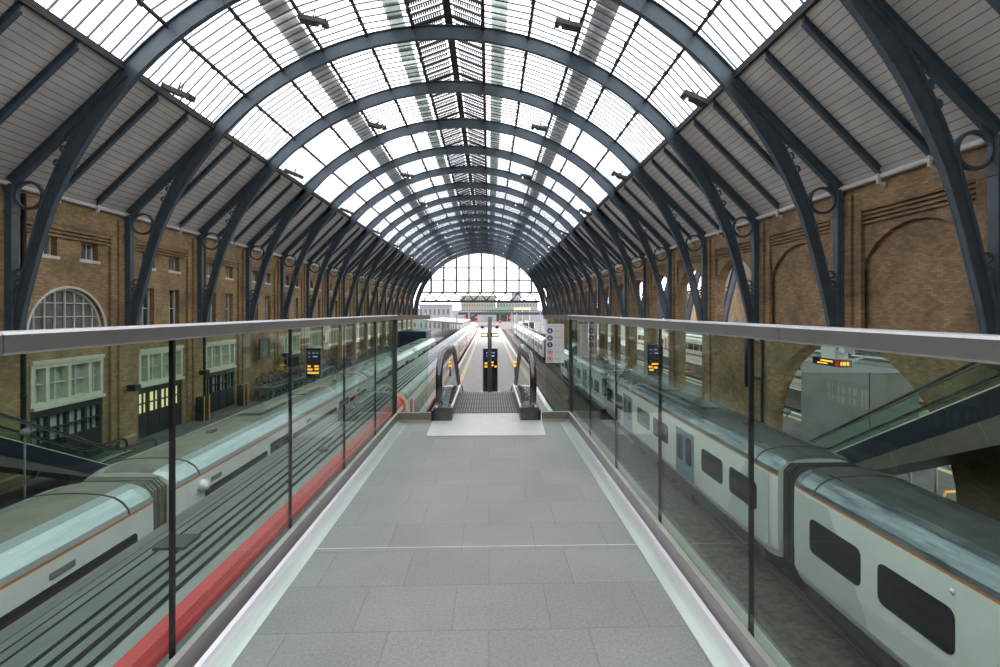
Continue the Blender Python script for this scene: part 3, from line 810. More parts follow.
# ------------------------------------------------------------------ ground, platforms
m=MB(); m.box(-60,60,YBACK,YEND+8,-1.4,-1.12); struct(m.build('floor_ballast',M['ballast']),'dark oily track bed between the platforms')
m=MB(); m.box(-160,160,YEND+8,620,-1.4,-1.12); struct(m.build('ground_outside',M['farground']),'pale track fan outside the station mouth')
def platform(name,x0,x1,y0,y1,mt,lab,edge=(1,1),top=0):
    m=MB(); m.box(x0,x1,y0,y1,-1.12,top)
    o=m.build(name,mt); struct(o,lab)
    for e,x,d in ((edge[0],x0,1),(edge[1],x1,-1)):
        if e:
            q=MB(); q.box(x,x+d*.32,y0,y1,.001,.012); q.build('coping_line',M['whiteline'],o)
            q=MB(); q.box(x+d*1.0,x+d*1.4,y0,y1,.001,.010); q.build('safety_line',M['yellowline'],o)
    return o
platform('floor_left',XL-.2,-11.65,YBACK,200,M['asphalt'],'dark platform along the left wall',(0,0),ZPL)
platform('floor_middle',-4.2,4.7,YBACK,215,M['asphaltmid'],'grey island platform beyond the foot of the escalator')
platform('floor_right',11.65,22.3,YBACK,160,M['asphalt'],'platform along the right wall running through the arches',(0,1))
platform('floor_neighbour',28.9,33.4,YBACK,160,M['asphaltmid'],'platform of the neighbouring shed seen through the arches')
m=MB(); m.box(47,47.6,YBACK,130,-1.2,12.3); struct(m.build('wall_neighbour',M['brickL']),'far brick wall of the neighbouring shed')
def track(cx,lab,y0=YBACK,y1=230):
    t=thing('railway_track',lab,'railway track',(cx,0,0))
    for s in (-1,1):
        m=MB(); x=s*.755; m.box(x-.035,x+.035,y0,y1,-.97,-.9); m.box(x-.012,x+.012,y0,y1,-1.05,-.97); m.box(x-.07,x+.07,y0,y1,-1.07,-1.05); m.build('rail',M['rail'],t)
    m=MB(); y=y0+.3
    while y<y1: m.box(-1.25,1.25,y,y+.25,-1.14,-1.105); y+=.7
    o=m.build('sleepers',M['sleeper'],t); o['kind']='stuff'
track(6.35,'empty railway track right of the middle platform'); track(10.0,'railway track under the white train on the right')
track(-5.85,'railway track under the ribbed roof train'); track(-10.05,'railway track under the dusty roofed train on the left')
track(25.4,'railway track in the neighbouring shed',0,130)

# ------------------------------------------------------------------ footbridge
m=MB(); m.box(-1.16,1.01,-6,7.14,DECK-.04,DECK)
br=thing('footbridge','grey stone footbridge deck running out between glass sides','footbridge')
m.build('stone_deck',M['deck'],br)
m=MB(); m.box(-1.5,1.36,-6,7.0,DECK-.7,DECK-.045); m.box(-1.5,-1.16,-6,7.15,DECK-.05,DECK-.002); m.build('deck_structure',M['darksteel'],br)
m=MB(); m.box(-1.16,1.01,3.325,3.335,DECK,DECK+.002); m.build('expansion_joint',M['plate'],br)
m=MB(); m.prism([(-.80,6.28),(.73,6.28),(.77,7.14),(-.82,7.14)],'z',DECK,DECK+.006); m.build('floor_plate',M['plate'],br)
for s,xf,xk,xg,lab in ((-1,-1.16,-1.305,-1.37,'left'),(1,1.01,1.155,1.205,'right')):
    m=MB()
    # coved steel margin
    pr=[(xf,DECK-.03),(xf,DECK+.002),(xf+s*.05,DECK+.003),(xf+s*.09,DECK+.008),(xk-s*.02,DECK+.018),(xk,DECK+.028),(xk,DECK-.03)]
    m.prism(pr,'y',-6,7.15); m.build('floor_margin',M['steelf'],br)
    m=MB(); m.box(xk,xk+s*.035,-6,7.15,DECK-.03,DECK+.124); m.build('kerb',M['steel'],br)
    m=MB(); m.box(xk-s*.0,xk+s*.035,-6,7.15,DECK+.1241,DECK+.131); m.build('kerb_cap',M['concrete'],br)
    m=MB(); m.box(xg+s*.022,xg+s*(.05 if s<0 else .13),-6,7.15,DECK-.1,DECK+.03); m.build('outer_ledge',M['darksteel'] if s<0 else M['concrete'],br)
# end kerbs
for x0,x1 in ((-1.305,-.84),(.78,1.155)):
    m=MB(); m.box(x0,x1,7.13,7.2,DECK-.03,DECK+.124); m.prism([(7.0,DECK+.002),(7.13,DECK+.002),(7.13,DECK+.03)],'x',x0,x1); m.build('kerb',M['steel'],br)
# glass balustrades
def balustrade(s,xg,ys,lab):
    t=thing('glass_balustrade',lab,'balustrade')
    for i,(a,b) in enumerate(zip(ys,ys[1:])):
        m=MB(); m.box(xg-.009,xg+.009,a+.008,b-.008,DECK+.06,EYE-.115); m.build('glass_panel',M['panelglass'],t)
    for y in ys[1:-1]:
        m=MB(); m.box(xg-.0092,xg+.0092,y-.0085,y+.0085,DECK+.1,EYE-.115); m.build('gasket',M['gasket'],t)
    m=MB(); m.box(xg-.03,xg+.03,ys[-1]-.01,ys[-1]+.045,DECK,EYE-.115); m.build('end_post',M['darksteel'],t)
    m=MB()
    seam=[-6,1.37 if s<0 else 1.92,7.2]
    for a,b in zip(seam,seam[1:]):
        pr=[(-.045,-.122),(.045,-.122),(.05,-.115),(.05,-.066),(.043,-.058),(-.043,-.058),(-.05,-.066),(-.05,-.115)]
        m.prism([(xg+p[0],EYE+p[1]) for p in pr],'y',a+.002,b-.001)
    m.build('handrail',M['steelrail'],t)
    m=MB(); m.box(xg-.02,xg+.02,-6,7.15,DECK+.0,DECK+.06); m.build('channel',M['gasket'],t)
    return t
balustrade(-1,-1.37,[-6,-2.9,-1.63,-.36,.9,2.16,3.42,4.68,5.95,7.15],'left glass balustrade with steel handrail beside the red striped train')
balustrade(1,1.205,[-6,-2.7,-1.47,-.24,.99,2.22,3.42,4.61,5.8,7.15],'right glass balustrade with steel handrail beside the white train')
for x0,x1,lab in ((-1.37,-.86,'short end balustrade left of the escalator head'),(.80,1.205,'short end balustrade right of the escalator head')):
    t=thing('end_balustrade',lab,'balustrade')
    m=MB(); m.box(x0+.03,x1-.03,7.16,7.178,DECK+.12,EYE-.115); m.build('glass_panel',M['panelglass'],t)
    m=MB(); m.box(x0+.0,x1+.0,7.13,7.21,EYE-.12,EYE-.06); m.build('handrail',M['steelrail'],t)
# notice on the end glass
t=thing('safety_notice','white notice with blue and red round symbols on the end glass','notice',(.965,7.15,0))
m=MB(); m.box(-.135,.135,0,.006,6.64,7.21); m.build('sheet',M['white'],t)
def disc(mb,x,z,r,y0,y1,r2=0,n=20):
    if r2: mb.band([(x+r*cos(2*pi*k/n),z+r*sin(2*pi*k/n),cos(2*pi*k/n),sin(2*pi*k/n)) for k in range(n+1)],-(r-r2),0,y0,y1)
    else: mb.prism([(x+r*cos(2*pi*k/n),z+r*sin(2*pi*k/n)) for k in range(n)],'y',y0,y1)
for i,z in enumerate((7.11,7.005,6.905,6.8,6.70)):
    m=MB(); 
    if i<3:
        disc(m,-.073,z,.04,-.003,-.0005); m.build('blue_symbol',M['signblue'],t)
        m=MB()
        if i==0: m.prism([(-.073-.018,z-.018),(-.073+.018,z-.018),(-.073+.005,z+.02),(-.073-.005,z+.02)],'y',-.005,-.0035)
        elif i==1: m.prism([(-.073-.02,z-.018),(-.073+.012,z-.018),(-.073+.018,z+.0),(-.073,z+.024),(-.073-.012,z)],'y',-.005,-.0035)
        else: m.box(-.078,-.068,-.005,-.0035,z-.026,z+.008); m.box(-.085,-.061,-.005,-.0035,z-.006,z+.003); m.box(-.078,-.068,-.005,-.0035,z+.013,z+.024)
        m.build('pictogram',M['white'],t)
    else:
        disc(m,-.073,z,.042,-.003,-.0005,.034); m.hexa([(-.1,-.003,z+.022),(-.094,-.003,z+.028),(-.094,-.0005,z+.028),(-.1,-.0005,z+.022),(-.052,-.003,z-.028),(-.046,-.003,z-.022),(-.046,-.0005,z-.022),(-.052,-.0005,z-.028)])
        m.build('red_symbol',M['signred'],t)
        m=MB(); m.prism([(-.092,z-.012),(-.06,z-.016),(-.055,z+.006),(-.075,z+.018)],'y',-.0028,-.0005); m.build('pictogram',M['signblue'],t)
m=MB(); m.box(-.115,.11,-.002,-.0005,7.172,7.180)
for z,ws in ((7.12,(.1,.07)),(7.015,(.11,)),(6.905,(.08,)),(6.81,(.06,.09)),(6.71,(.1,.08))):
    for k,w in enumerate(ws): m.box(-.005,-.005+w,-.002,-.0005,z-.006-k*.018,z+.0-k*.018)
m.build('text_lines',M['inkgrey'],t)
# cross bridge behind the camera
m=MB(); m.box(XL,XR,-10.5,-6.0,DECK-.7,DECK); 
o=m.build('floor_bridge',M['deck']); struct(o,'deck of the main footbridge crossing behind')
for x0,x1 in ((XL+.2,XL+3.3),(XR-3.0,XR-.2)):
    m=MB(); m.box(x0,x1,-6.0,8.2,DECK-.7,DECK); struct(m.build('floor_landing',M['deck']),'side arm of the footbridge at the %s wall'%('left' if x0<0 else 'right'))

# ------------------------------------------------------------------ escalators
def esc_profile(zu,zl,yb,ye_extra=0):
    """level at zu until yb, 30 degree slope down to zl, then level"""
    yl=yb+(zu-zl)/.577
    return yb,yl
def make_escalator():
    t=thing('escalator','x','escalator')
    Y0,YB=7.15,9.65
    YL=YB+DECK/.577
    YE=YL+2.6
    def line(o,y0=Y0,y1=YE,sm=.55):
        # (y,z) points of the step line raised by o, with rounded bends
        P=[(y0,DECK+o)]
        for (yb,za,zb,k0,k1) in ((YB+o*.27,DECK+o,None,0,-.577),(YL+o*.27,o,None,-.577,0)):
            for q in range(-3,4):
                u=q/3*sm
                # quadratic blend
                y=yb+u
                z=za+ (k0*u if u<0 else k1*u) - 0
                bl=(sm-abs(u))**2/(4*sm)*(k1-k0)
                P.append((y,z+bl))
        P.append((y1,o))
        return P
    for s in (-1,1):
        x=s*.685
        hp=line(.92)
        # newel curves
        nn=[( .33-.0,-.80),(.12,-.75),(.02,-.60),(-.03,-.42),(.0,-.24),(.14,-.09),(.40,0)]
        head=[(Y0+.0+a,DECK+.92+b) for a,b in nn]
        tail=[(YE-a,.92+b) for a,b in reversed(nn)]
        path=[(x,y,z) for y,z in head]+[(x,y,z) for y,z in hp if Y0+.4<y<YE-.4]+[(x,y,z) for y,z in tail]
        m=MB()
        # oval rubber section
        m.tube(path,.05,10); m.build('handrail',M['rubber'],t)
        g=MB(); top=[(y,z-.05) for (_,y,z) in path[4:-4]]
        base=line(.18)
        def zb(y):
            for (a,b),(c,d) in zip(base,base[1:]):
                if a<=y<=c: return b+(d-b)*(y-a)/max(1e-6,c-a)
            return base[0][1] if y<base[0][0] else base[-1][1]
        for (a,b) in zip(top,top[1:]):
            if b[0]-a[0]<1e-4: continue
            g.hexa([(x-.007,a[0],zb(a[0])),(x+.007,a[0],zb(a[0])),(x+.007,b[0],zb(b[0])),(x-.007,b[0],zb(b[0])),(x-.007,a[0],a[1]),(x+.007,a[0],a[1]),(x+.007,b[0],b[1]),(x-.007,b[0],b[1])])
        g.build('glass_panel',M['panelglass'],t)
        tr=MB(); tp=[(y,z-.048) for (_,y,z) in path[2:-2]]
        for (a,b) in zip(tp,tp[1:]):
            tr.hexa([(x-.03,a[0],a[1]-.05),(x+.03,a[0],a[1]-.05),(x+.03,b[0],b[1]-.05),(x-.03,b[0],b[1]-.05),(x-.03,a[0],a[1]),(x+.03,a[0],a[1]),(x+.03,b[0],b[1]),(x-.03,b[0],b[1])])
        tr.build('handrail_guide',M['steel'],t)
        k=MB(); sk0=line(-.25); sk1=line(.2)
        for i in range(len(sk0)-1):
            a,b,c,d=sk0[i],sk0[i+1],sk1[i],sk1[i+1]
            for (xa,xb) in ((s*.5,s*.6),):
                k.hexa([(xa,a[0],a[1]),(xb,a[0],a[1]),(xb,b[0],b[1]),(xa,b[0],b[1]),(xa,c[0],c[1]-.02),(s*.72,c[0],c[1]),(s*.72,d[0],d[1]),(xa,d[0],d[1]-.02)])
        k.build('skirt_panel',M['mirror'],t)
        k=MB()
        for i in range(len(sk1)-1):
            c,d=sk1[i],sk1[i+1]
            for xa in (s*.5,s*.72): k.hexa([(xa-.012,c[0],c[1]-.01),(xa+.012,c[0],c[1]-.01),(xa+.012,d[0],d[1]-.01),(xa-.012,d[0],d[1]-.01),(xa-.012,c[0],c[1]+.02),(xa+.012,c[0],c[1]+.02),(xa+.012,d[0],d[1]+.02),(xa-.012,d[0],d[1]+.02)])
        k.build('skirt_edge',M['white'],t)
        k=MB(); k.box(s*.50,s*.77,Y0-.0,Y0+.35,DECK,DECK+.19); k.prism([(Y0+.02,DECK+.19),(Y0+.3,DECK+.19),(Y0+.25,DECK+.24),(Y0+.06,DECK+.24)],'x',s*.56,s*.74); k.build('newel_base',M['darksteel'],t)
        # cladding below
        nv=MB(); gy=MB(); A=line(.15); B=line(-.45); C=line(-1.1)
        for i in range(len(A)-1):
            for (mb,P,Q,xo) in ((nv,B,A,.80),(gy,C,B,.79)):
                a,b,c,d=P[i],P[i+1],Q[i],Q[i+1]
                lo=(lambda v:max(v,-.0))
                mb.hexa([(s*.74,a[0],lo(a[1])),(s*xo,a[0],lo(a[1])),(s*xo,b[0],lo(b[1])),(s*.74,b[0],lo(b[1])),(s*.74,c[0],max(c[1],.01)),(s*xo,c[0],max(c[1],.01)),(s*xo,d[0],max(d[1],.01)),(s*.74,d[0],max(d[1],.01))])
        nv.build('navy_side_panel',M['navy'],t)
        gy.build('grey_side_panel',M['soffit'],t)
    # soffit
    so=MB(); C=line(-1.1); 
    for (a,b) in zip(C,C[1:]):
        za,zb_=max(a[1],.0),max(b[1],0)
        so.hexa([(-.78,a[0],za),(.78,a[0],za),(.78,b[0],zb_),(-.78,b[0],zb_),(-.78,a[0],za+.05),(.78,a[0],za+.05),(.78,b[0],zb_+.05),(-.78,b[0],zb_+.05)])
    # joint strips
    so.build('soffit',M['soffit'],t)
    jt=MB(); y=YB+1.2
    while y<YL-.6:
        z=DECK-(y-YB)*.577
        for s in (-1,1):
            jt.hexa([(s*.795,y-.3,z-1.1+.173),(s*.80,y-.3,z-1.1+.173),(s*.80,y-.28,z-1.1+.16),(s*.795,y-.28,z-1.1+.16),(s*.795,y,z-.45),(s*.80,y,z-.45),(s*.80,y+.02,z-.46),(s*.795,y+.02,z-.46)])
        y+=1.35
    jt.build('panel_joints',M['fargrey'],t)
    # steps
    cp=MB(); cp.box(-.74,.74,Y0,Y0+.5,DECK-.06,DECK+.004); cp.build('comb_plate',M['plate'],t)
    st=MB(); y=Y0+.52
    while y<YE:
        z=DECK if y<YB else max(0.0,DECK-(y+.2-YB)*.577)
        z=max(z,0.015)
        st.box(-.5,.5,y,y+.39,z-.2,z)
        for k in range(24):
            x=-.49+k*.0415; st.box(x,x+.014,y+.01,y+.385,z,z+.012,1)
        y+=.4
    st.build('steps',[M['stepdark'],M['steplight']],t)
    return t
es=make_escalator(); es.location=(-.04,0,0); es['label']='escalator going down from the end of the footbridge to the middle platform'; es['group']='escalators'
_e=dup(es,(-16.55,1.5,ZPL),label='escalator coming down to the left platform in front of the black doors')
_e.scale=(1,1,(DECK-ZPL)/DECK)
dup(es,(13.1,1.15,0),label='escalator with navy side panels coming down to the right platform')

# ------------------------------------------------------------------ trains
def prof(pts): return pts+[(-x,z) for x,z in reversed(pts[:-1] if pts[-1][0]==0 else pts)]
def sweep_car(mb,P,L,midx,taper=.25,sc=.93,sm=False):
    """profile P (x,z) list open; swept along y 0..L with rounded ends; midx(i)->material of strip i"""
    st=[(0,sc),(taper*.35,(1+sc)/2+.015),(taper,1),(L-taper,1),(L-taper*.35,(1+sc)/2+.015),(L,sc)]
    b=len(mb.v); n=len(P); zc=1.2
    for (y,k) in st:
        for (x,z) in P: mb.v.append((x*k,y,zc+(z-zc)*(1-(1-k)*.5)))
    for i in range(len(st)-1):
        for j in range(n-1):
            mb.f.append((b+i*n+j,b+(i+1)*n+j,b+(i+1)*n+j+1,b+i*n+j+1)); mb.m.append(midx(j)); mb.sm.append(sm)
    for e in (0,len(st)-1):
        mb.f.append(tuple(b+e*n+j for j in range(n))); mb.m.append(0); mb.sm.append(False)
def rrect(y0,y1,z0,z1,r=.1,n=3):
    P=[]
    for (cy,cz,a) in ((y1-r,z1-r,0),(y0+r,z1-r,90),(y0+r,z0+r,180),(y1-r,z0+r,270)):
        for k in range(n+1): P.append((cy+r*cos(R(a+90*k/n)),cz+r*sin(R(a+90*k/n))))
    return P
def make_unit(label,shoulder,roof,orange,bandwin=False):
    """a 21.8 m carriage, local y 0..L, x centred, z from platform level"""
    L=21.7
    t=thing('train_carriage',label,'train carriage')
    half=[(1.25,-.12),(1.36,.12),(1.40,.7),(1.40,1.9),(1.385,2.44),(1.385,2.50),(1.35,2.62),(1.22,2.78),(1.02,2.90),(.75,2.965),(.4,3.0),(0,3.01)]
    P=prof(half); nseg=len(P)-1
    def mi(j):
        jj=min(j,nseg-1-j)
        return 0 if jj<4 else (3 if jj==4 else (1 if jj<9 else 2))
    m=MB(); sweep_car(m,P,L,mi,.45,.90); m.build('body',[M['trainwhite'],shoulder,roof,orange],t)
    for s in (-1,1):
        if not bandwin:
            for (q0,q1,q2,q3) in ((.25,1.6,2.9,.25),(L-.25,L-1.6,L-2.9,L-.25)):
                m=MB(); m.prism([(q0,.25),(q0,2.4),(q1,2.4),(q2,.25)],'x',s*1.392,s*1.4035); m.build('livery_panel',M['trainlight'],t)
            for (a,b) in ((.9,2.7),(3.2,5.0),(8.7,10.85),(11.4,13.6),(16.7,18.5),(19.0,20.8)):
                m=MB(); m.prism(rrect(a,b,.97,1.87,.17),'x',s*1.397,s*1.412); m.build('window',M['trainglass'],t)
        else:
            for (a,b) in ((1.3,5.5),(8.0,14.2),(16.8,20.9)):
                m=MB(); m.prism(rrect(a,b,1.1,1.97,.1),'x',s*1.397,s*1.412); m.build('window',M['trainglass'],t)
            for (a,b) in ((1.6,2.2),(9.6,10.2),(18.5,19.1)):
                m=MB(); m.prism(rrect(a,b,2.08,2.22,.03),'x',s*1.397,s*1.412); m.build('vent_grille',M['fargrey'],t)
        for a in (5.75,14.6):
            m=MB(); m.prism(rrect(a,a+.95,.08,2.15,.08),'x',s*1.40,s*1.418); m.prism(rrect(a+.98,a+1.93,.08,2.15,.08),'x',s*1.40,s*1.418)
            d=m.build('door',M['doorblue'] if not bandwin else M['under'],t)
            m=MB(); m.prism(rrect(a+.2,a+.8,.75,1.9,.12),'x',s*1.415,s*1.424); m.prism(rrect(a+1.15,a+1.75,.75,1.9,.12),'x',s*1.415,s*1.424); m.build('door_window',M['trainglass'],d)
            if bandwin:
                m=MB(); m.box(s*1.415,s*1.43,a+.96,a+1.0,.5,1.3); m.box(s*1.415,s*1.43,a+1.1,a+1.14,.5,1.3); m.build('door_handle',M['yellow'],d)
            m=MB(); m.lathe([(0,0),(.05,.0),(.05,.03),(0,.04)],(s*1.40,a+2.15,2.2),10,'x') if s>0 else m.lathe([(0,0),(.05,.0),(.05,-.03),(0,-.04)],(s*1.40,a+2.15,2.2),10,'x'); m.build('door_lamp',M['white'],t)
        m=MB(); m.box(s*.9,s*1.3,.6,L-.6,-.45,-.1)
        for k in range(4): m.box(s*1.0,s*1.28,6.2+k*2.3,7.8+k*2.3,-.78,-.4)
        m.build('underframe',M['under'],t)
    for y in (3.3,L-3.3):
        m=MB()
        for dy in (-1.15,1.15):
            for s in (-1,1): m.lathe([(0,-.07),(.40,-.07),(.425,-.02),(.40,.07),(0,.07)],(s*.78,y+dy,-.46),20,'x')
        m.box(-1.05,-.9,y-1.6,y+1.6,-.55,-.3); m.box(.9,1.05,y-1.6,y+1.6,-.55,-.3); m.build('bogie',M['under'],t)
    m=MB(); m.prism([(-1.05,-.05),(1.05,-.05),(1.05,2.55),(.85,2.75),(-.85,2.75),(-1.05,2.55)],'y',-.35,.02); 
    for k in range(3): m.prism([(-1.12,-.05),(1.12,-.05),(1.12,2.6),(.9,2.82),(-.9,2.82),(-1.12,2.6)],'y',-.33+k*.11,-.28+k*.11)
    m.build('gangway',M['gang'],t)
    m=MB(); m.prism([(-1.05,-.05),(1.05,-.05),(1.05,2.55),(.85,2.75),(-.85,2.75),(-1.05,2.55)],'y',L-.02,L+.35)
    for k in range(3): m.prism([(-1.12,-.05),(1.12,-.05),(1.12,2.6),(.9,2.82),(-.9,2.82),(-1.12,2.6)],'y',L+.06+k*.11,L+.11+k*.11)
    m.build('gangway',M['gang'],t)
    # roof gear
    m=MB(); m.box(-.45,.45,7,9.6,2.97,3.10); m.box(-.5,.5,12,14,2.97,3.07); m.box(-.12,.12,4.0,4.3,3,3.12); m.box(.3,.5,17,17.3,2.98,3.08); m.build('roof_gear',roof,t)
    # arched bands over the shoulders near both ends
    m=MB()
    for y in (1.0,L-1.06):
        pth=[(x,z,0,1) for x,z in P if z>2.4]
        m.band([(x*1.003,z+.004,0,1) for x,z in P if z>=2.5],-.01,.012,y,y+.05)
    m.build('roof_band',M['under'],t)
    return t
PITCH=22.5
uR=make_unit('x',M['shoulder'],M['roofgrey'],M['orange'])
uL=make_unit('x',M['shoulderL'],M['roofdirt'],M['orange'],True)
for ch in uL.children:
    if ch.name.startswith('gangway'): ch.data.materials[0]=M['gangL']
Yr0=13.8-21.7
names=['nearest white carriage of the right hand train, cut by the picture edge','second white carriage of the right hand train, with blue doors','third white carriage of the right hand train, behind the dark mirror','fourth white carriage of the right hand train, beyond the notice']
for i in range(3):
    o=uR if i==0 else dup(uR)
    o.location=(10.0,Yr0+PITCH*i,0); o['label']=names[i]; o['group']='carriages of the right hand train'
for i in range(4):
    o=dup(uR,(10.0,78.5+PITCH*i,0),label='%s carriage of the distant white train on the right beyond the gap'%ordn(i),group='carriages of the distant right train')
for i in range(4):
    o=uL if i==0 else dup(uL)
    o.location=(-10.05,13.1-21.7+PITCH*i+.0,0); o['label']='%s white carriage with orange line and dusty roof, left hand train'%ordn(i); o['group']='carriages of the left hand train'
for ch in [c for c in uR.children if c.data.name in ('door','door.001','door.002','door.003','door.004') and min(v.co.y for v in c.data.vertices)>14]:
    for g_ in list(ch.children): bpy.data.objects.remove(g_)
    bpy.data.objects.remove(ch)
# end screens of the far right train: headlamps
# dark mirror on right train flank: cab camera housing
t=thing('side_mirror','black mirror housing standing out from the white train on the right','mirror',(8.58,35.4,0))
m=MB(); m.prism(rrect(-.28,.28,1.25,2.5,.08),'x',-.33,-.1); m.build('housing',M['black'],t)
m=MB(); m.box(-.12,-.0,-.05,.05,1.6,1.7); m.box(-.12,-.0,-.05,.05,2.1,2.2); m.build('arm',M['black'],t)
t=thing('train_lamp','round white lamp on the nose of the dusty roofed train','lamp',(-8.62,15.0,2.15))
m=MB(); m.lathe([(0,.2),(.1,.18),(.17,.08),(.18,0),(.12,-.05)],(0,0,0),14,'x'); m.build('lens',M['white'],t)

# ribbed roof train --------------------------------------------------
def make_ribbed(label,L,red,near=False):
    t=thing('ribbed_carriage',label,'train carriage')
    half=[(1.22,-.1),(1.33,.15),(1.37,.8),(1.37,1.7),(1.345,2.40),(1.335,2.50),(1.30,2.64),(1.2,2.78),(1.05,2.87),(.88,2.92)]
    ns=len(half)-1
    rib_=[]; nr=4
    x=.88; w=.88/nr
    for k in range(nr):
        xa=.88-k*w; z=2.92+.10*(1-((xa-w*.5)/.88)**2)
        rib_+= [(xa-.005,z-.05),(xa-.055,z-.05),(xa-.065,z+.02),(xa-w+.0,z+.022)] 
    half2=half+rib_
    P=prof(half2+[(0,3.0)]) ; nseg=len(P)-1
    def mi(j):
        jj=min(j,nseg-1-j)
        if jj<5: return 0
        if jj<8: return 1 if red else 2
        if jj<ns: return 2
        q=(jj-ns)%4
        return 2 if q==3 else 3
    m=MB(); sweep_car(m,P,L,mi,.3,.95); m.build('body',[M['trainwhite2'],M['red'],M['roofrib'],M['groove']],t)
    for s in (-1,1):
        y=2.2
        while y+2.3<L-1.8:
            m=MB(); m.prism(rrect(y,y+2.2,.95,2.0,.1),'x',s*1.362,s*1.378); m.build('window',M['trainglass'],t); y+=2.35
        m=MB(); m.box(s*1.362,s*1.374,2.3,L-2.3,.93,1.0); m.box(s*1.362,s*1.374,.05,L-.05,.1,.3); m.build('waist_line',M['red'] if not near else M['under'],t)
        for y in (.6,L-1.6):
            m=MB(); m.prism(rrect(y,y+1.0,.08,2.3,.08),'x',s*1.365,s*1.384); d=m.build('door',M['red'],t)
            m=MB(); m.prism(rrect(y+.3,y+.7,1.1,1.9,.08),'x',s*1.38,s*1.39); m.build('door_window',M['trainglass'],d)
        m=MB(); m.box(s*.9,s*1.28,.5,L-.5,-.5,-.08); m.build('underframe',M['under'],t)
    for y in (3.2,L-3.2):
        m=MB()
        for dy in (-1.2,1.2):
            for s in (-1,1): m.lathe([(0,-.07),(.40,-.07),(.425,-.02),(.40,.07),(0,.07)],(s*.78,y+dy,-.46),20,'x')
        m.box(-1.05,-.9,y-1.6,y+1.6,-.55,-.3); m.box(.9,1.05,y-1.6,y+1.6,-.55,-.3); m.build('bogie',M['under'],t)
    for y0,y1 in ((-.35,.02),(L-.02,L+.35)):
        m=MB(); m.prism([(-.8,-.05),(.8,-.05),(.8,2.5),(-.8,2.5)],'y',y0,y1); m.build('gangway',M['gang'],t)
    if near:
        m=MB(); sweep=[(1.30,2.66),(1.37,2.45),(1.39,1.9),(1.39,.6)]
        q=MB()
        for s in (-1,1):
            q.prism([(s*1.38,.1),(s*1.39,2.42),(s*1.36,2.52),(s*1.32,2.68),(s*1.22,2.82),(s*1.0,2.92),(s*.95,2.85),(s*1.3,2.4),(s*1.3,.1)],'y',L-.55,L-.12)
        q.build('red_end_panel',M['redend'],t)
        g=MB(); g.box(-.28,.28,13.6,14.15,3.03,3.09); g.build('roof_hatch',M['roofgrey'],t)
        g=MB(); g.box(-.24,.24,7.5,8.0,3.03,3.08); g.prism([(7.3,3.03),(7.5,3.03),(7.5,3.08)],'x',-.24,.24); g.build('roof_hatch',M['roofgrey'],t)
        g=MB(); g.box(.5,.75,20,20.3,2.98,3.07); g.build('roof_hatch',M['roofgrey'],t)
    return t
rn=make_ribbed('near carriage with ribbed grey roof and red shoulder stripe below the left glass',31,True,True); rn.location=(-5.85,-4.5,0); rn['group']='carriages of the ribbed roof train'
rc=make_ribbed('x',22.6,False)
for i in range(7):
    o=rc if i==0 else dup(rc)
    o.location=(-5.85,27.3+23.3*i,0); o['label']='%s ribbed roof white carriage beyond the red striped one, with red doors'%ordn(i); o['group']='carriages of the ribbed roof train'
# neighbouring shed train
for i in range(4):
    dup(rc,(35.2,22+23.3*i,0),label='%s carriage of the train in the neighbouring shed'%ordn(i),group='carriages in the neighbouring shed')
for i in range(3):
    dup(uR,(40.0,30+PITCH*i,0),label='%s carriage of the farther train in the neighbouring shed'%ordn(i),group='farther carriages in the neighbouring shed')

# ------------------------------------------------------------------ displays and platform furniture
def totem(name,label,loc,rows,w=1.25,h=3.75,zt=3.75,foot=True):
    t=thing(name,label,'display board',loc)
    m=MB(); m.box(-w/2,w/2,0,.35,.1 if foot else zt-h,zt); m.build('casing',M['screen'],t)
    m=MB(); m.box(-w/2+.07,w/2-.07,-.012,0,zt-1.05,zt-.15); m.build('header_panel',M['screenblue'],t)
    m=MB()
    for z,ws in ((zt-.38,((-.36,-.28),(-.05,.06),(.12,.18),(.28,.38))),(zt-.66,((-.36,-.3),(-.02,.36)))):
        for a,b in ws: m.box(a,b,-.02,-.012,z-.045,z+.045)
    m.build('header_text',M['skytext'],t)
    m=MB()
    for (x0,x1,z) in rows: m.box(x0,x1,-.02,0,zt-z-.07,zt-z+.07)
    m.build('amber_text',M['amber'],t)
    m=MB(); m.box(-w/2-.06,-w/2,-.02,.37,.1 if foot else zt-h,zt+.04); m.box(w/2,w/2+.06,-.02,.37,.1 if foot else zt-h,zt+.04); m.build('side_trim',M['fargrey'],t)
    if foot:
        m=MB(); m.box(-w/2-.25,w/2+.25,-.3,.6,0,.1); m.build('plinth',M['stone'],t)
    else:
        m=MB(); m.box(-.12,.12,.1,.25,0,zt-h); m.build('stand',M['darksteel'],t)
    return t
totem('display_totem','tall black departure totem with amber figures at the escalator foot',(.12,44.3,0),((-.5,-.28,1.33),(-.5,-.28,1.62),(.02,.28,1.23),(.04,.26,1.5),(.4,.56,1.62)),1.25,4.0,4.0)
tl=totem('display_totem','black departure board with amber text by the bicycles on the left',(-14.3,40.3,ZPL),((-.45,-.2,1.45),(-.45,-.05,1.7),(.08,.45,1.45),(.12,.45,1.68),(-.45,.45,1.98)),1.15,2.4,3.75,False)
totem('display_totem','black departure board with amber text above the right train roof',(12.85,37.6,0),((-.25,.25,1.5),(-.5,-.2,1.72),(-.1,.2,1.78),(.3,.52,1.78),(-.45,-.1,1.95),(.36,.52,1.98)),1.15,2.4,4.8,False)
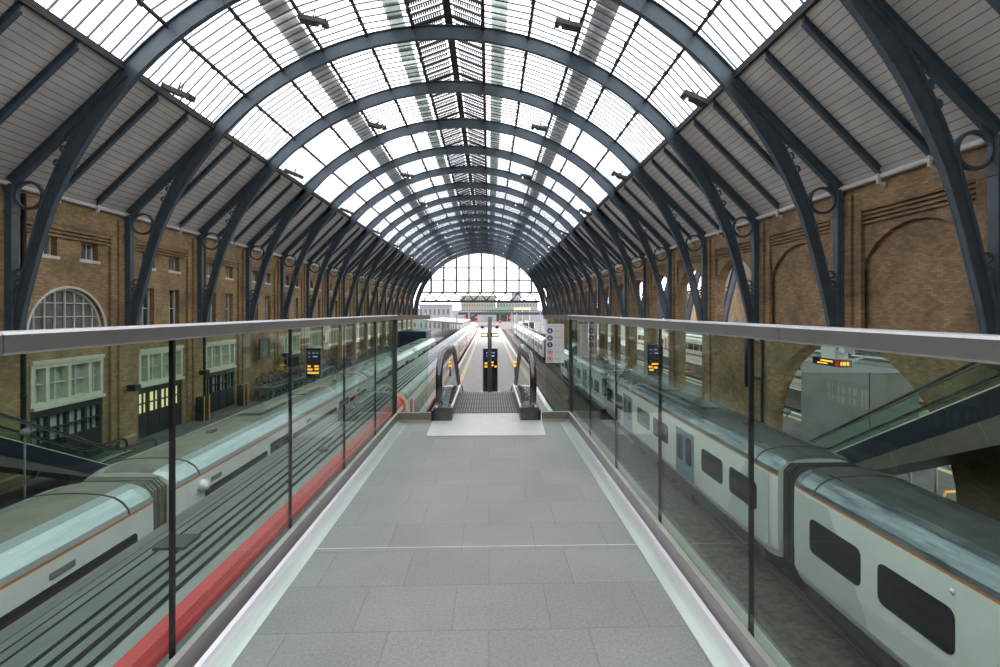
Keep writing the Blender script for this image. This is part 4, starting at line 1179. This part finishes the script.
# platform post with twin displays
t=thing('lamp_post','dark platform post with twin lit indicators in front of the totem','post',(.06,41.6,0))
m=MB(); m.tube([(0,0,0),(0,0,6.9)],.17,12); m.lathe([(0,0),(.28,0),(.28,.1),(.18,.25)],(0,0,0),12); m.build('pole',M['darksteel'],t)
m=MB(); m.box(-.75,.75,-.06,.06,5.2,5.3); m.box(-.9,.9,-.05,.05,6.1,6.16); m.build('cross_arm',M['darksteel'],t)
for s in (-1,1):
    m=MB(); m.box(s*.16,s*.72,-.12,.12,5.22,5.52); m.build('indicator',M['black'],t)
    m=MB(); m.box(s*.22,s*.66,-.14,-.12,5.29,5.45); m.build('indicator_face',M['warmlamp'],t)
    m=MB(); m.lathe([(0,-.05),(.14,-.03),(.15,.08),(.06,.18)],(s*.62,0,5.95),10); m.build('lamp_head',M['black'],t)
# amber marker by right balustrade
t=thing('signal_post','slim black post with two amber lights at the platform edge','signal',(3.0,56.0,0))
m=MB(); m.box(-.09,.09,-.09,.09,0,1.75); m.build('post',M['black'],t)
m=MB(); m.box(-.15,.15,-.11,-.08,1.45,1.7); m.box(-.15,.15,-.11,-.08,1.05,1.3); m.build('lens',M['amber'],t)
# hanging display above the low arch
t=thing('hanging_display','white boxed clock display with amber digits hung over the low arch','display',(XR-.35,19.3,0))
m=MB(); m.box(-.2,.34,-.4,.4,5.5,6.0); m.box(-.1,.34,-.75,-.2,5.75,6.15); m.build('casing',M['white'],t)
m=MB(); m.box(-.28,.2,-.8,.8,5.22,5.5); m.build('screen',M['screen'],t)
m=MB(); 
for k,(a,b) in enumerate(((-.28,-.22),(-.18,-.08),(-.04,.04))): m.box(a+.02,b+.02,-.82,-.8,5.3,5.43)
m.box(-.29,-.28,-.4,.3,5.38,5.44); m.box(-.29,-.28,-.1,.5,5.28,5.33); m.build('amber_text',M['amber'],t)
m=MB(); m.box(-.30,-.28,-.78,-.55,5.25,5.47); m.build('red_marker',M['redend'],t)
# zinc lift housing in the arch
t=thing('lift_housing','large zinc-clad lift housing filling the low arch behind the escalator','lift housing')
z1=4.45
m=MB(); m.prism([(15.05,23.2),(18.2,22.9),(20.6,22.9),(19.6,27.8),(17.9,27.6)],'z',0,z1); m.build('casing',M['boxgrey'],t)
m=MB(); 
for z in (1.1,2.2,3.3): m.prism([(15.04,23.19),(18.2,22.885),(20.6,22.885),(20.6,22.89),(18.2,22.89),(15.045,23.195)],'z',z,z+.02)
m.box(18.18,18.22,22.87,22.9,0,z1); m.build('panel_joints',M['darksteel'],t)
m=MB(); m.prism([(15.02,23.15),(18.2,22.8),(20.7,22.8),(19.7,27.9),(17.8,27.7)],'z',z1,z1+.06); m.build('roof_cap',M['fargrey'],t)
# black pipe frame on right wall
t=thing('pipe_frame','black looped pipe on the right brick wall near the low arch','pipe',(XR-.1,25.75,0))
m=MB(); m.tube([(0,-.9,5.9),(0,-.9,1.0)],.07,8); m.tube([(0,.5,3.3),(0,.5,6.4)],.16,8); m.tube([(0,-.9,5.9),(0,.6,5.9)],.07,8); m.tube([(0,-.9,3.9),(0,.6,3.9)],.07,8); m.build('pipe',M['black'],t)
# yellow hoop, poles beyond the near jamb
m=MB(); P=[(-.45,0,0),(-.45,0,.85),(-.38,0,1.0),(.38,0,1.0),(.45,0,.85),(.45,0,0)]; m.tube(P,.05,8); tag(m.build('hoop_barrier',M['yellow'],None,(16.55,16.9,0)),'yellow hoop barrier beyond the low arch at the right edge','barrier')
m=MB(); m.tube([(-.9,0,2.3),(1.1,0,2.35)],.05,8); m.tube([(-.45,0,0),(-.45,0,2.3)],.05,8); m.tube([(.55,0,0),(.55,0,2.33)],.05,8); tag(m.build('guard_rail',M['farwhite'],None,(16.3,18.0,0)),'white pole guard rail behind the yellow hoop','guard rail')
m=MB(); m.tube([(-1.2,0,1.2),(1.2,.3,1.15)],.06,8); m.tube([(-1.1,0,0),(-1.1,0,1.2)],.05,8); m.tube([(1.1,.3,0),(1.1,.3,1.15)],.05,8); tag(m.build('guard_rail',M['farwhite'],None,(15.6,20.6,0)),'low white rail glimpsed over the right train roof','guard rail')
# CCTV globes
for loc,l in (((-15.3,16.6,3.3),'round camera on a thin pole above the left escalator'),((12.0,19.4,3.25),'round camera on a thin pole in front of the zinc housing')):
    t=thing('camera_pole',l,'camera',(loc[0],loc[1],0))
    g0=ZPL if loc[0]<0 else 0
    m=MB(); m.tube([(0,0,g0),(0,0,loc[2])],.03,8); m.build('pole',M['fargrey'],t)
    m=MB(); m.lathe([(0,-.14),(.12,-.1),(.16,0),(.12,.1),(0,.14)],(0,0,loc[2]+.1),12); m.build('globe',M['fargrey'],t)
# yellow bollards by the doors left
for i,(y,l) in enumerate(((RY(5)-.4,'yellow edged black bin against the pier by the lit doors'),(RY(6)-1.6,'yellow edged black bin against the wall just short of the bicycles'))):
    t=thing('litter_bin',l,'bin',(XL+.6,y,ZPL))
    m=MB(); m.prism(rrect(-.3,.3,0,1.5,.08),'x',-.25,.25); m.build('bin_body',M['black'],t)
    m=MB(); m.box(.25,.27,-.32,-.24,0,1.55); m.box(.25,.27,.24,.32,0,1.55); m.build('edge_strip',M['yellow'],t)
# totem sign blue in neighbouring shed
t=thing('platform_sign','blue and white platform sign on a post in the neighbouring shed','sign',(30.6,55.2,0))
m=MB(); m.box(-.6,.6,-.05,.05,1.9,3.3); m.build('panel',M['signblue'],t)
m=MB(); m.box(-.15,.35,-.06,-.05,2.9,3.1); m.box(-.15,.35,-.06,-.05,2.5,2.65); m.box(-.2,.5,-.06,-.05,2.05,2.3); m.build('lettering',M['white'],t)
m=MB(); m.tube([(0,0.08,0),(0,.08,1.95)],.08,8); m.build('post',M['darksteel'],t)
for i,(x,y) in enumerate(((29.9,54.0),(29.6,55.6))):
    m=MB(); m.lathe([(.28,0),(.28,.04),(.12,.06),(.04,.75),(0,.75)],(0,0,0),14); tag(m.build('traffic_cone',M['orangetoy'],None,(x,y,0)),('orange cone nearer the platform edge in the neighbouring shed','orange cone under the blue sign in the neighbouring shed')[i],'cone')

# ------------------------------------------------------------------ bicycles
def bicycle():
    t=thing('bicycle','x','bicycle')
    for x in (-.52,.52):
        m=MB(); m.tube([(x+.33*cos(2*pi*k/20),0,.35+.33*sin(2*pi*k/20)) for k in range(20)],.022,6,closed=True)
        for k in range(8):
            a=pi*k/8; m.tube([(x-.32*cos(a),0,.35-.32*sin(a)),(x+.32*cos(a),0,.35+.32*sin(a))],.004,3)
        m.build('wheel',M['bikeblack'],t)
    m=MB()
    bb=(-.08,0,.3); seat=(-.22,0,.82); head=(.36,0,.84); hb=(.40,0,.68); rear=(-.52,0,.35); fr=(.52,0,.35)
    for a,b in ((bb,seat),(bb,hb),(seat,head),(bb,rear),(seat,rear),(head,hb),(hb,fr)): m.tube([a,b],.019,6)
    m.build('frame',M['bikegrey'],t)
    m=MB(); m.tube([(.36,0,.84),(.34,0,.98)],.014,6); m.tube([(.28,-.28,1.0),(.38,-.2,1.0),(.36,0,.98),(.38,.2,1.0),(.28,.28,1.0)],.013,6); m.build('handlebar',M['bikeblack'],t)
    m=MB(); m.tube([(-.22,0,.82),(-.24,0,.92)],.014,6); m.prism([(-.38,-.07),(-.3,-.08),(-.08,-.02),(-.08,.02),(-.3,.08),(-.38,.07)],'z',.92,.97); m.build('saddle',M['bikeblack'],t)
    m=MB(); m.lathe([(0,-.02),(.09,-.02),(.09,.02),(0,.02)],(-.08,0,.3),12,'y'); m.tube([(-.08,.04,.3),(.06,.06,.24)],.012,5); m.tube([(-.08,-.04,.3),(-.22,-.06,.36)],.012,5); m.build('crank',M['bikeblack'],t)
    return t
bk=bicycle(); first=True
bi=0
for row,(xx,y0,cnt,desc) in enumerate(((XL+1.4,37.6,24,'first rack along the left wall'),(XL+3.0,42.0,20,'second rack nearer the train'),(XL+1.4,37.8,24,'upper tier of the rack along the left wall'))):
    for k in range(cnt):
        lab='%s bicycle parked in the %s'%(ordn(k),desc)
        o=bk if first else dup(bk); first=False
        o.location=(xx+random.uniform(-.1,.1),y0+k*.62+random.uniform(-.08,.08),ZPL+(1.05 if row==2 else 0)); o.rotation_euler=(random.uniform(-.08,.08),0,random.uniform(-.25,.25)+(pi if k%2 else 0))
        o['label']=lab; o['group']='parked bicycles'
for i,(y,x) in enumerate(((37.3,XL+1.4),(41.6,XL+3.0))):
    m=MB(); n=24 if i==0 else 20
    for k in range(n//2): m.tube([(0,k*1.24,0),(0,k*1.24,.75),(.5,k*1.24,.75),(.5,k*1.24,0)],.025,6)
    if i==0:
        m.box(-.6,.95,0,n*.62,.98,1.03)
        for k in range(0,n//2,3): m.box(-.6,-.52,k*1.24,k*1.24+.08,0,.98); m.box(.87,.95,k*1.24,k*1.24+.08,0,.98)
    tag(m.build('bicycle_rack',M['bikegrey'],None,(x-.2,y,ZPL)),('two-tier steel rack holding the bicycles by the wall','row of steel hoops holding the bicycles nearer the train')[i],'bicycle rack')

# ------------------------------------------------------------------ people (far away)
def person(label,loc,rz,coat,step=.12,arm=.0):
    t=thing('person',label,'person',loc,rz)
    V=[((0,0,.93),.14),((0,0,1.15),.13),((0,0,1.38),.15),((0,0,1.50),.06),((0,.02,1.60),.085),((0,.01,1.70),.09),
       ((.09,0,.88),.10),((.10,step,.48),.07),((.10,step*.6,.08),.05),((.10,step*.6+.14,.03),.04),
       ((-.09,0,.88),.10),((-.10,-step,.48),.07),((-.10,-step*1.8,.08),.05),((-.10,-step*1.8+.14,.03),.04),
       ((.19,0,1.40),.065),((.25,-.03+arm,1.13),.05),((.24,.10+arm,.90),.038),((.24,.13+arm,.80),.03),
       ((-.19,0,1.40),.065),((-.25,-.03,1.13),.05),((-.24,.08,.90),.038),((-.24,.1,.80),.03)]
    E=[(0,1),(1,2),(2,3),(3,4),(4,5),(0,6),(6,7),(7,8),(8,9),(0,10),(10,11),(11,12),(12,13),(2,14),(14,15),(15,16),(16,17),(2,18),(18,19),(19,20),(20,21)]
    me=bpy.data.meshes.new('body'); me.from_pydata([v for v,_ in V],E,[])
    o=bpy.data.objects.new('body',me); COL.objects.link(o); o.parent=t
    sk=o.modifiers.new('s','SKIN')
    for i,(v,r) in enumerate(V): me.skin_vertices[0].data[i].radius=(r,r)
    me.skin_vertices[0].data[0].use_root=True
    sb=o.modifiers.new('u','SUBSURF'); sb.levels=1; sb.render_levels=1
    me.materials.append(M['skin'])
    # clothing shells
    c=MB(); c.lathe([(.17,.80),(.19,.95),(.17,1.15),(.20,1.36),(.12,1.47),(.07,1.5)],(0,0,0),14)
    for s,a in ((1,arm),(-1,0)): c.tube([(s*.17,0,1.41),(s*.25,-.03+a,1.13),(s*.24,.09+a,.9)],[.085,.07,.055],10)
    c.build('coat',coat,t)
    c=MB(); c.tube([(.08,0,.92),(.10,step,.48),(.10,step*.6,.08)],[.125,.09,.07],10); c.tube([(-.08,0,.92),(-.10,-step,.48),(-.10,-step*1.8,.08)],[.125,.09,.07],10); c.build('trousers',M['jeans'],t)
    c=MB(); c.lathe([(.095,1.64),(.112,1.70),(.10,1.78),(.05,1.82),(0,1.825)],(0,-.015,0),12); c.build('hair',M['hair'],t)
    return t
person('person in a red coat on the platform of the neighbouring shed',(31.5,68.5,0),.3,M['coatred'])
person('person in a dark coat standing beside the one in red',(30.6,66.8,0),2.6,M['coatdark'])
person('person in a dark coat walking among the bicycles on the left platform',(-13.3,47.5,ZPL),.5,M['coatdark'],.2)
person('person in a blue coat near the right wall beyond the departure board',(13.2,58.0,0),2.8,M['coatblue'],.2)

# ------------------------------------------------------------------ outside the station mouth
m=MB(); m.box(-2.6,2.6,0,8,0,3.0)
for k in range(20): m.box(-2.6+k*.27,-2.6+k*.27+.12,-.06,0,.1,2.9)
tag(m.build('storage_container',M['bluebox'],None,(-14.4,92,ZPL)),'dark blue container on the left platform far down the hall','container')
t=thing('platform_canopy','long pale platform canopy outside on the left','canopy')
m=MB(); m.prism([(-17.5,4.6),(-6.9,3.9),(-6.9,4.3),(-17.5,5.1)],'y',128,185); m.build('canopy_roof',M['farwhite'],t)
for y in range(132,185,10):
    m=MB(); m.tube([(-12.5,y,0),(-12.5,y,4.4)],.14,8); m.build('column',M['fargrey'],t)
t=thing('signal_gantry','long dark signal gantry across the tracks outside','gantry',(0,232,0))
m=MB(); m.box(-14.5,27,-.4,.4,5.6,6.8); 
for k in range(34): m.box(-14+k*1.2,-13.8+k*1.2,-.4,-.3,6.8,7.7)
m.box(-14.5,27,-.42,-.3,7.6,7.85); m.build('beam',M['black'],t)
for x in (-14,1,26.5):
    m=MB(); m.box(x-.25,x+.25,-.25,.25,-1.1,5.8); m.build('leg',M['fargrey'],t)
for i,(x,z) in enumerate(((-11.2,4.0),(-6.0,4.3),(-6.0,2.4),(5.3,2.6),(9.9,4.2),(15.1,2.8))):
    l=thing('signal_light',('leftmost red signal under the gantry','upper of two stacked red signals under the gantry','lower of two stacked red signals under the gantry','red signal just right of the platform post','red signal over the right hand tracks','rightmost dim red signal under the gantry')[i],'signal',(x,230.4,z),0,'red signals under the gantry')
    m=MB(); m.box(-.55,.55,.3,.6,-.8,.8); m.build('backplate',M['black'],l)
    m=MB(); m.lathe([(0,-.12),(.36,-.1),(.42,.0),(.42,.3)],(0,0,0),14,'y'); m.build('lens',M['redlamp'],l)
    m=MB(); m.box(-.08,.08,.6,.75,-1.0,5.9-z); m.build('hanger',M['darksteel'],l)
t=thing('tunnel_portal','dark twin tunnel mouths under the beige buildings','tunnel portal',(0,400,0))
m=MB(); 
for (x0,x1,z0,z1) in ((-60,-19,-1.1,8),(-19,-9.5,4.5,8),(-9.5,6,-1.1,8),(6,17,4.5,8),(17,70,-1.1,8)): m.box(x0,x1,0,2,z0,z1)
m.build('portal_wall',M['fargrey'],t)
m=MB(); m.box(-19,-9.5,.6,8,-1.1,4.5); m.box(6,17,.6,8,-1.1,4.5); m.build('mouth',M['under'],t)
def building(label,x0,x1,y,z1,mt,rows,cols,roofm=None,z0=-1.1,depth=14):
    t=thing('building',label,'building',(0,y,0))
    m=MB(); m.box(x0,x1,0,depth,z0,z1); m.build('walls',mt,t)
    m=MB(); m.box(x0-.4,x1+.4,-.4,depth+.4,z1,z1+.6); m.build('parapet',roofm or M['fargrey'],t)
    w=(x1-x0)/cols; h=(z1-z0)/rows
    m=MB(); m.box(-w*.2,w*.2,-.12,0,0,h*.4); m.box(-w*.02,w*.02,-.16,-.12,0,h*.4); w_=m.build('window',M['farwin'],t); f_=True
    for i in range(cols):
        for j in range(rows):
            q=w_ if f_ else w_.copy()
            if not f_: COL.objects.link(q); q.parent=t
            f_=False; q.location=(x0+w*(i+.5),0,z0+h*(j+.35))
building('long beige building beyond the gantry',-24,6,420,20,M['beige'],4,14)
building('pale building with a green hoarding right of the beige one',7,44,440,15,M['farwhite'],3,14)
building('white columned building on the left outside the hall',-27,-15,190,9.5,M['farwhite'],2,7)
building('low pale shed left of the white building',-46,-28,215,8,M['farwhite'],2,6)
building('grey tower block in the haze at the centre right',24,34,520,27,M['fargrey'],6,4)
building('pale building at the right end of the station mouth',34,60,300,10,M['farwhite'],2,8)
m=MB(); m.box(-4,20,0,.3,8.0,10.5); [m.box(x-.3,x+.3,.3,.6,-1.1,10) for x in (-3,3,9,15,19)]; tag(m.build('hoarding',M['green'],None,(0,398,0)),'long green hoarding above the tunnel mouths','hoarding')
m=MB(); m.box(20,34,0,.3,8.0,10.2); [m.box(x-.3,x+.3,.3,.6,-1.1,10) for x in (21,27,33)]; tag(m.build('hoarding',M['yellowline'],None,(0,397,0)),'buff hoarding at the right of the green one','hoarding')
for i,(x,y,c) in enumerate(((14.2,190,0),(17.8,205,1))):
    dup(uR,(x,y,0),label=('distant train curving away on the right','farther distant train behind it on the right')[i],group='distant trains outside')
# overhead line masts outside
for i,(x,y) in enumerate(((-7.9,120.5),(-7.9,188),(-8,200),(8.2,145),(8.2,175),(21,160),(21,200),(-22,170))):
    t=thing('overhead_mast','slim overhead line mast outside the hall, %s from the left group'%ordn(i),'mast',(x,y,0))
    m=MB(); m.tube([(0,0,-1),(0,0,6.8)],.11,6); m.build('pole',M['fargrey'],t)
    m=MB(); m.tube([(0,0,5.6),(2.0,0,5.9)],.05,5); m.tube([(0,0,4.9),(2.0,0,5.9)],.04,5); m.build('cantilever',M['fargrey'],t)

# ------------------------------------------------------------------ light, world, camera
w=bpy.data.worlds.new('World'); SC.world=w; w.use_nodes=True
N=w.node_tree.nodes; L=w.node_tree.links; bg=N['Background']
tc=N.new('ShaderNodeTexCoord'); n=N.new('ShaderNodeTexNoise'); n.inputs['Scale'].default_value=2.2; n.inputs['Detail'].default_value=4
L.new(tc.outputs['Generated'],n.inputs['Vector'])
cr=N.new('ShaderNodeValToRGB'); cr.color_ramp.elements[0].position=.35; cr.color_ramp.elements[1].position=.65
cr.color_ramp.elements[0].color=(.84,.86,.92,1); cr.color_ramp.elements[1].color=(1,1,1,1)
L.new(n.outputs['Fac'],cr.inputs['Fac']); L.new(cr.outputs['Color'],bg.inputs['Color'])
bg.inputs['Strength'].default_value=4.6
cam=bpy.data.cameras.new('Camera'); co=bpy.data.objects.new('Camera',cam); COL.objects.link(co); SC.camera=co
F=490.0
cam.sensor_fit='HORIZONTAL'; cam.sensor_width=36; cam.lens=F/1000*36
th=math.atan(14/F)
co.location=(0,0,EYE); co.rotation_euler=(pi/2,0,-th)
cam.shift_x=-.003; cam.shift_y=-(333.5-311)/1000
cam.clip_end=2000; cam.clip_start=.05
SC.view_settings.view_transform='Standard'; SC.view_settings.look='None'; SC.view_settings.gamma=1; SC.view_settings.use_curve_mapping=False
SC.view_settings.exposure=0.0
SC.cycles.transparent_max_bounces=24; SC.cycles.max_bounces=8; SC.cycles.diffuse_bounces=4; SC.cycles.glossy_bounces=4
# remove unused prototypes left at origin
